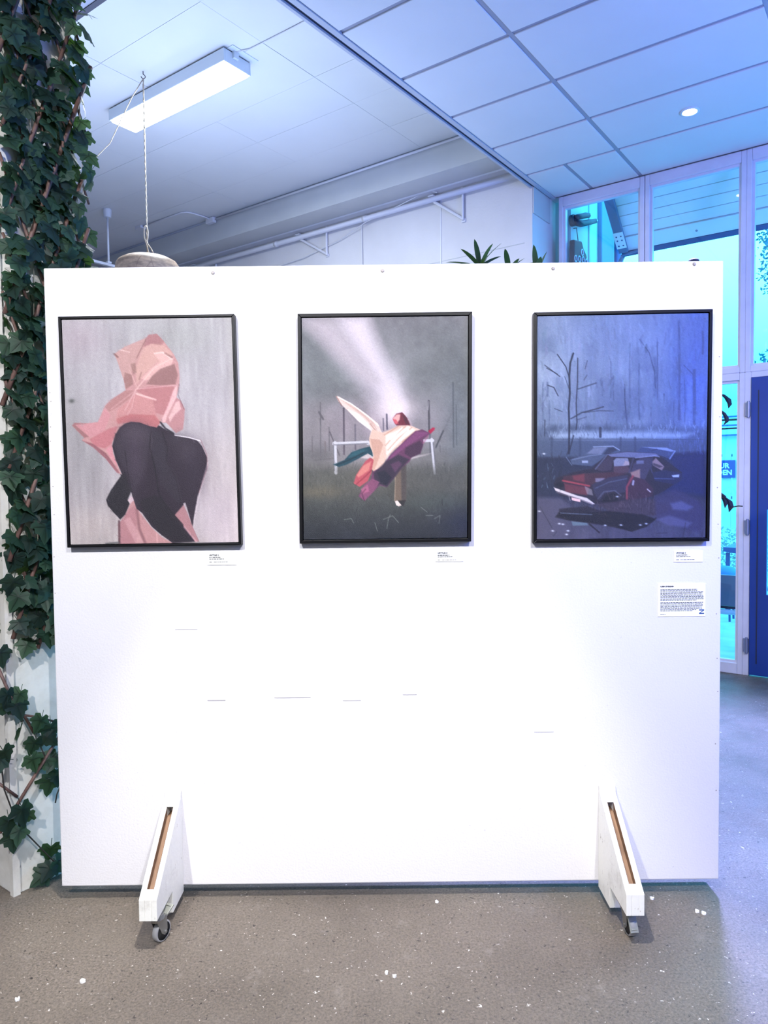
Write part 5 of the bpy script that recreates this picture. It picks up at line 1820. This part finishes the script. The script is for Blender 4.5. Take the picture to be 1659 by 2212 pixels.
pv = [V0, 6.262, 6.337, 6.412, 6.487, 6.562]
for i in range(len(pv) - 1):
    slope_bar(-4, 2.205, pv[i] + .002, pv[i + 1] - .002, -.02, 0).build('plank', M['plank'], cp, bevel=.004)
slope_bar(-4, 2.205, V0, 6.70, -.06, -.025).build('roof_deck', M['plank'], cp)
slope_bar(-4, 2.205, 6.566, 6.665, -.02, .012).build('edge_beam', M['plank'], cp)
slope_bar(-4, 2.205, 6.668, 6.705, -.05, .016).build('gutter', M['gutter'], cp)
for uu_ in (1.95, 1.55, 1.15, .75, .35):
    MB().lathe(R(uu_, 6.62, ZC(6.62)) - SN * .012, -SN, [(0, .006), (.008, .004), (.011, 0)], 10).build('bolt', M['hinge'], cp)
slope_bar(2.135, 2.215, V0, 6.66, .0125, .05).build('rafter', M['rafter'], cp, bevel=.003)
slope_bar(2.132, 2.218, 6.50, 6.62, .0505, .056).build('fixing_plate', M['plank'], cp)
for a in (2.155, 2.195):
    for c_ in (6.53, 6.56, 6.60):
        MB().lathe(R(a, c_, ZC(c_)) - SN * .056, -SN, [(0, .005), (.006, .003), (.008, 0)], 8).build('bolt', M['gutter'], cp)
MB().tube([R(2.20, 6.64, 3.53), R(2.02, 6.66, 3.56)], .012, 8).build('strut', M['rafter'], cp)
MB().tube([R(2.49, 6.9, 3.20), R(2.19, 6.66, 3.53)], .02, 8).build('strut', M['rafter'], cp)

hk2 = thing('double_wall_hook', 'dark two pronged hook fixed to the plaster wall outside', 'hook', R(2.50, 6.42, 3.82))
MB().tube([R(2.50, 6.20, 3.785), R(2.462, 6.20, 3.785)], .05, 14).build('base_plate', M['navy'], hk2, bevel=.004)
MB().tube([R(2.456, 6.19, 3.80), R(2.45, 6.30, 3.842), R(2.45, 6.40, 3.878), R(2.45, 6.50, 3.908)], [.026, .024, .026, .022], 10).build('prong', M['navy'], hk2, smooth=True)
MB().tube([R(2.456, 6.20, 3.765), R(2.45, 6.32, 3.782), R(2.45, 6.48, 3.838), R(2.45, 6.67, 3.905)], [.028, .028, .026, .022], 10).build('prong', M['navy'], hk2, smooth=True)
for p in (R(2.426, 6.485, 3.903), R(2.426, 6.65, 3.898)):
    MB().lathe(p, -U, [(0, .006), (.008, .004), (.010, 0)], 10).build('end_screw', M['eyelet'], hk2)

bg = thing('hanging_bag', 'dark navy bag with a row of eyelets hanging from a string', 'bag', R(2.45, 6.28, 3.72))
MB().tube([R(2.50, 6.262, 3.735), R(2.47, 6.262, 3.735), R(2.468, 6.265, 3.70), R(2.462, 6.285, 3.60)], .004, 6).build('string', M['navy'], bg)
poly = [(6.10, 3.585), (6.19, 3.60), (6.275, 3.615), (6.32, 3.56), (6.39, 3.52), (6.425, 3.42), (6.43, 3.28), (6.36, 3.20), (6.12, 3.20), (6.09, 3.40)]
MB().prism([R(2.475, v_, z_) for v_, z_ in poly], -U * .05).build('pouch', M['navy'], bg, bevel=.012)
for (v_, z_) in ((6.12, 3.425), (6.205, 3.44), (6.29, 3.455), (6.27, 3.515), (6.375, 3.455), (6.20, 3.33), (6.32, 3.33)):
    pts = [R(2.422, v_ + .026 * math.cos(t_), z_ + .026 * math.sin(t_)) for t_ in np.linspace(0, 2 * PI, 13)]
    MB().tube(pts, .005, 5).build('eyelet', M['eyelet'], bg)

# bench, table and cushion close to the glass
bn = thing('metal_bench', 'grey panel backed bench with a round tube rail outside the low window', 'bench', R(1.4, 6.7, -.02))
MB().rbox(1.05, 2.1, 6.60, 6.635, .43, .69).build('back_panel', M['benchgrey'], bn, bevel=.004)
MB().rbox(1.05, 2.1, 6.60, 6.635, .405, .425).build('dark_rail', M['navy'], bn)
MB().tube([R(1.05, 6.60, .378), R(2.1, 6.60, .378)], .022, 12).build('tube_rail', M['winframe'], bn, smooth=True)
for uu_ in (2.05, 1.95):
    MB().rbox(uu_ - .02, uu_ + .02, 6.61, 6.65, -.02, .44).build('leg', M['benchgrey'], bn)
tb = thing('garden_table', 'dark blue garden table top seen through the low window', 'table', R(1.95, 9.2, -.02))
MB().prism([R(1.80, 9.0, .668), R(1.55, 9.0, .635), R(1.55, 9.0, .713), R(1.80, 9.0, .716)], V * .8).build('table_top', M['gutter'], tb)
for (a, c_) in ((1.76, 9.06), (1.60, 9.06), (1.76, 9.7), (1.60, 9.7)):
    MB().rbox(a - .02, a + .02, c_ - .02, c_ + .02, -.02, .65).build('leg', M['gutter'], tb)
ch = thing('garden_chair', 'garden chair with a bright blue cushion through the low window', 'chair', R(1.72, 8.4, -.02))
MB().lathe(R(1.70, 8.45, .44), (0, 0, 1), [(0, 0), (.13, .01), (.16, .05), (.12, .11), (0, .13)], 20).build('cushion', M['cushion'], ch, smooth=True)
MB().lathe(R(1.70, 8.45, .415), (0, 0, 1), [(0, 0), (.17, 0), (.17, .02), (0, .02)], 20).build('seat', M['gutter'], ch)
for (a, c_) in ((-.1, -.1), (.1, -.1), (.1, .1), (-.1, .1)):
    MB().tube([R(1.70 + a, 8.45 + c_, -.02), R(1.70 + a * .9, 8.45 + c_ * .9, .42)], .012, 8).build('leg', M['gutter'], ch)

# fence with the blue sign, hedge, kerbs and a low building
fn = thing('metal_fence', 'pale ribbed metal fence across the yard outside', 'fence', R(2.8, 14.2, -.02))
for i in range(34):
    a = -1.2 + i * .17
    MB().rbox(a, a + .145, 14.15, 14.19, .62, 1.95).build('panel', M['fence'], fn)
for i in range(9):
    a = -1.2 + i * .70
    MB().rbox(a - .03, a + .03, 14.19, 14.26, -.02, 2.02).build('post', M['fencedark'], fn)
for zz in (1.14, 1.90):
    MB().rbox(-1.25, 4.6, 14.19, 14.23, zz, zz + .05).build('rail', M['fencedark'], fn)
sg = thing('blue_sign', 'dark blue sign with white capital letters on the fence', 'sign', R(2.95, 14.10, 1.52))
MB().rbox(2.635, 3.35, 14.10, 14.13, 1.52, 1.835).build('plate', M['signblue'], sg, bevel=.004)


def sign_text(body, u_right, z_, size):
    me_ = text_mesh(body, size, .004)
    xs = [v_.co.x for v_ in me_.vertices]
    o_ = wloc(sg)
    for v_ in me_.vertices:
        v_.co = R(u_right + (max(xs) - v_.co.x), 14.094, z_ + v_.co.y) - o_
    me_.materials.clear()
    me_.materials.append(M['signwhite'])
    link('lettering', me_, sg)


sign_text('UR', 2.72, 1.695, .125)
sign_text('DEN', 2.685, 1.575, .125)


def leaf_cloud(n_, ctr, rad, size, seed):
    r_ = np.random.default_rng(seed)
    p = r_.normal(0, 1, (n_, 3))
    p /= np.linalg.norm(p, axis=1)[:, None]
    p = p * (r_.random((n_, 1)) ** .4) * np.array(rad) + np.array(ctr)
    b = MB()
    for q in p:
        a = Vector(r_.normal(0, 1, 3)).normalized()
        c_ = a.cross(Vector((.3, .5, .8))).normalized()
        s_ = size * r_.uniform(.6, 1.3)
        q = Vector(q)
        b.add([q - a * s_, q + c_ * s_ * .5, q + a * s_, q - c_ * s_ * .5], [(0, 1, 2, 3)])
    return b


def MBsum(L):
    b = MB()
    for q in L:
        b.add(q.v, q.f)
    return b


hd_ = thing('hedge', 'low clipped hedge in front of the fence outside', 'hedge', R(2.2, 13.1, -.02))
c0 = R(2.2, 13.1, .30)
o_ = MBsum([leaf_cloud(1100, R(.6 + i * 1.0, 13.0, .30), (.62, .62, .40), .032, 5 + i) for i in range(5)]).build('foliage', M['hedge'], hd_, kind='stuff')
MB().tube([R(2.2, 13.2, -.02), R(2.2, 13.2, .3)], .05, 8).build('trunk', M['bark'], hd_)
struct('kerb', MB().rbox(-2, 8, 12.3, 12.5, -.02, .06), M['roofbld'], 'pale kerb in front of the hedge')
struct('kerb', MB().rbox(-2, 8, 10.9, 11.1, -.02, .02), M['benchgrey'], 'darker paved strip across the yard')
fb = thing('low_building', 'long pale low building far behind the fence', 'building', R(5, 26, -.02))
MB().rbox(-6, 14, 26, 30, -.02, 2.9).build('wall', M['roofbld'], fb)
for zz in (3.0, 3.3, 3.62):
    MB().rbox(-6, 14, 25.8 + (zz - 3) * 1.2, 30, zz - .1, zz + .12).build('roof_course', M['fence'], fb)
for a in (-3, 0, 3, 6, 9):
    MB().rbox(a, a + 1.4, 25.96, 26, 1.0, 2.3).build('window', M['fencedark'], fb)
for zz in (2.9, 3.22, 3.5):
    MB().rbox(-6, 14, 25.7, 25.8, zz, zz + .05).build('gutter', M['gutter'], fb)

tr1 = thing('birch_tree', 'birch with small fluttering leaves seen in the upper right pane', 'tree', R(1.1, 12, -.02))
MB().tube([R(1.1, 12, -.02), R(1.15, 12, 2), R(1.1, 12.1, 4), R(1.2, 12, 6)], [.14, .11, .07, .03], 8).build('trunk', M['bark'], tr1, smooth=True)
for (a, z_, e_) in ((1.15, 3.0, (1.7, 12.0, 4.2)), (1.12, 3.6, (1.9, 11.9, 5.0)), (1.12, 3.2, (.5, 12.2, 4.6)), (1.12, 4.0, (1.7, 12.2, 5.7))):
    MB().tube([R(a, 12, z_), R((a + e_[0]) / 2, e_[1], (z_ + e_[2]) / 2 + .1), R(*e_)], [.04, .028, .012], 6).build('branch', M['bark'], tr1)
leaf_cloud(5200, R(1.15, 12, 4.75), (.85, .8, 1.25), .032, 3).build('foliage', M['birch'], tr1, kind='stuff')
tr2 = thing('young_tree', 'young tree low in the right pane beyond the fence', 'tree', R(1.6, 15.4, -.02))
MB().tube([R(1.6, 15.4, -.02), R(1.62, 15.4, 1.8), R(1.6, 15.4, 3.2)], [.09, .06, .02], 8).build('trunk', M['bark'], tr2)
leaf_cloud(1500, R(1.85, 15.4, 3.2), (1.0, .8, .85), .05, 4).build('foliage', M['birch'], tr2, kind='stuff')

# ------------------------------------------------------------------ small litter on the floor
def scrap(label, x, y, r, seed, col='paper'):
    r_ = random.Random(seed)
    n_ = 9
    b = MB()
    top = [(x + r * r_.uniform(.6, 1.1) * math.cos(2 * PI * i / n_), y + r * r_.uniform(.6, 1.1) * math.sin(2 * PI * i / n_), .0005) for i in range(n_)]
    b.prism(top, (0, 0, .004))
    b.v = [(p[0], p[1], p[2] + (.004 * r_.random() if p[2] > .002 else 0)) for p in b.v]
    tag(b.build('paint_chip', M[col]), label, 'paint chip', 'pale chips lying on the floor')


CHIPS = [('largest pale paint chip lying left of centre near the front floor edge', -.928, 2.132, .009), ('crumpled pale flake in the middle of the front floor', -.008, 2.154, .007),
         ('second pale flake touching the crumpled one in the middle of the floor', .016, 2.140, .006), ('pale flake close under the board near its middle', .172, 2.527, .007),
         ('left of two oval white chips on the floor right of the right foot', 1.070, 2.453, .008), ('right of two oval white chips on the floor right of the right foot', 1.088, 2.442, .009),
         ('white chip in the shadow just behind the right castor', .944, 2.535, .008), ('small pale chip at the far left of the front floor', -1.087, 2.058, .007)]
for i, (lab, x_, y_, r_) in enumerate(CHIPS):
    scrap(lab, x_, y_, r_, 20 + i)
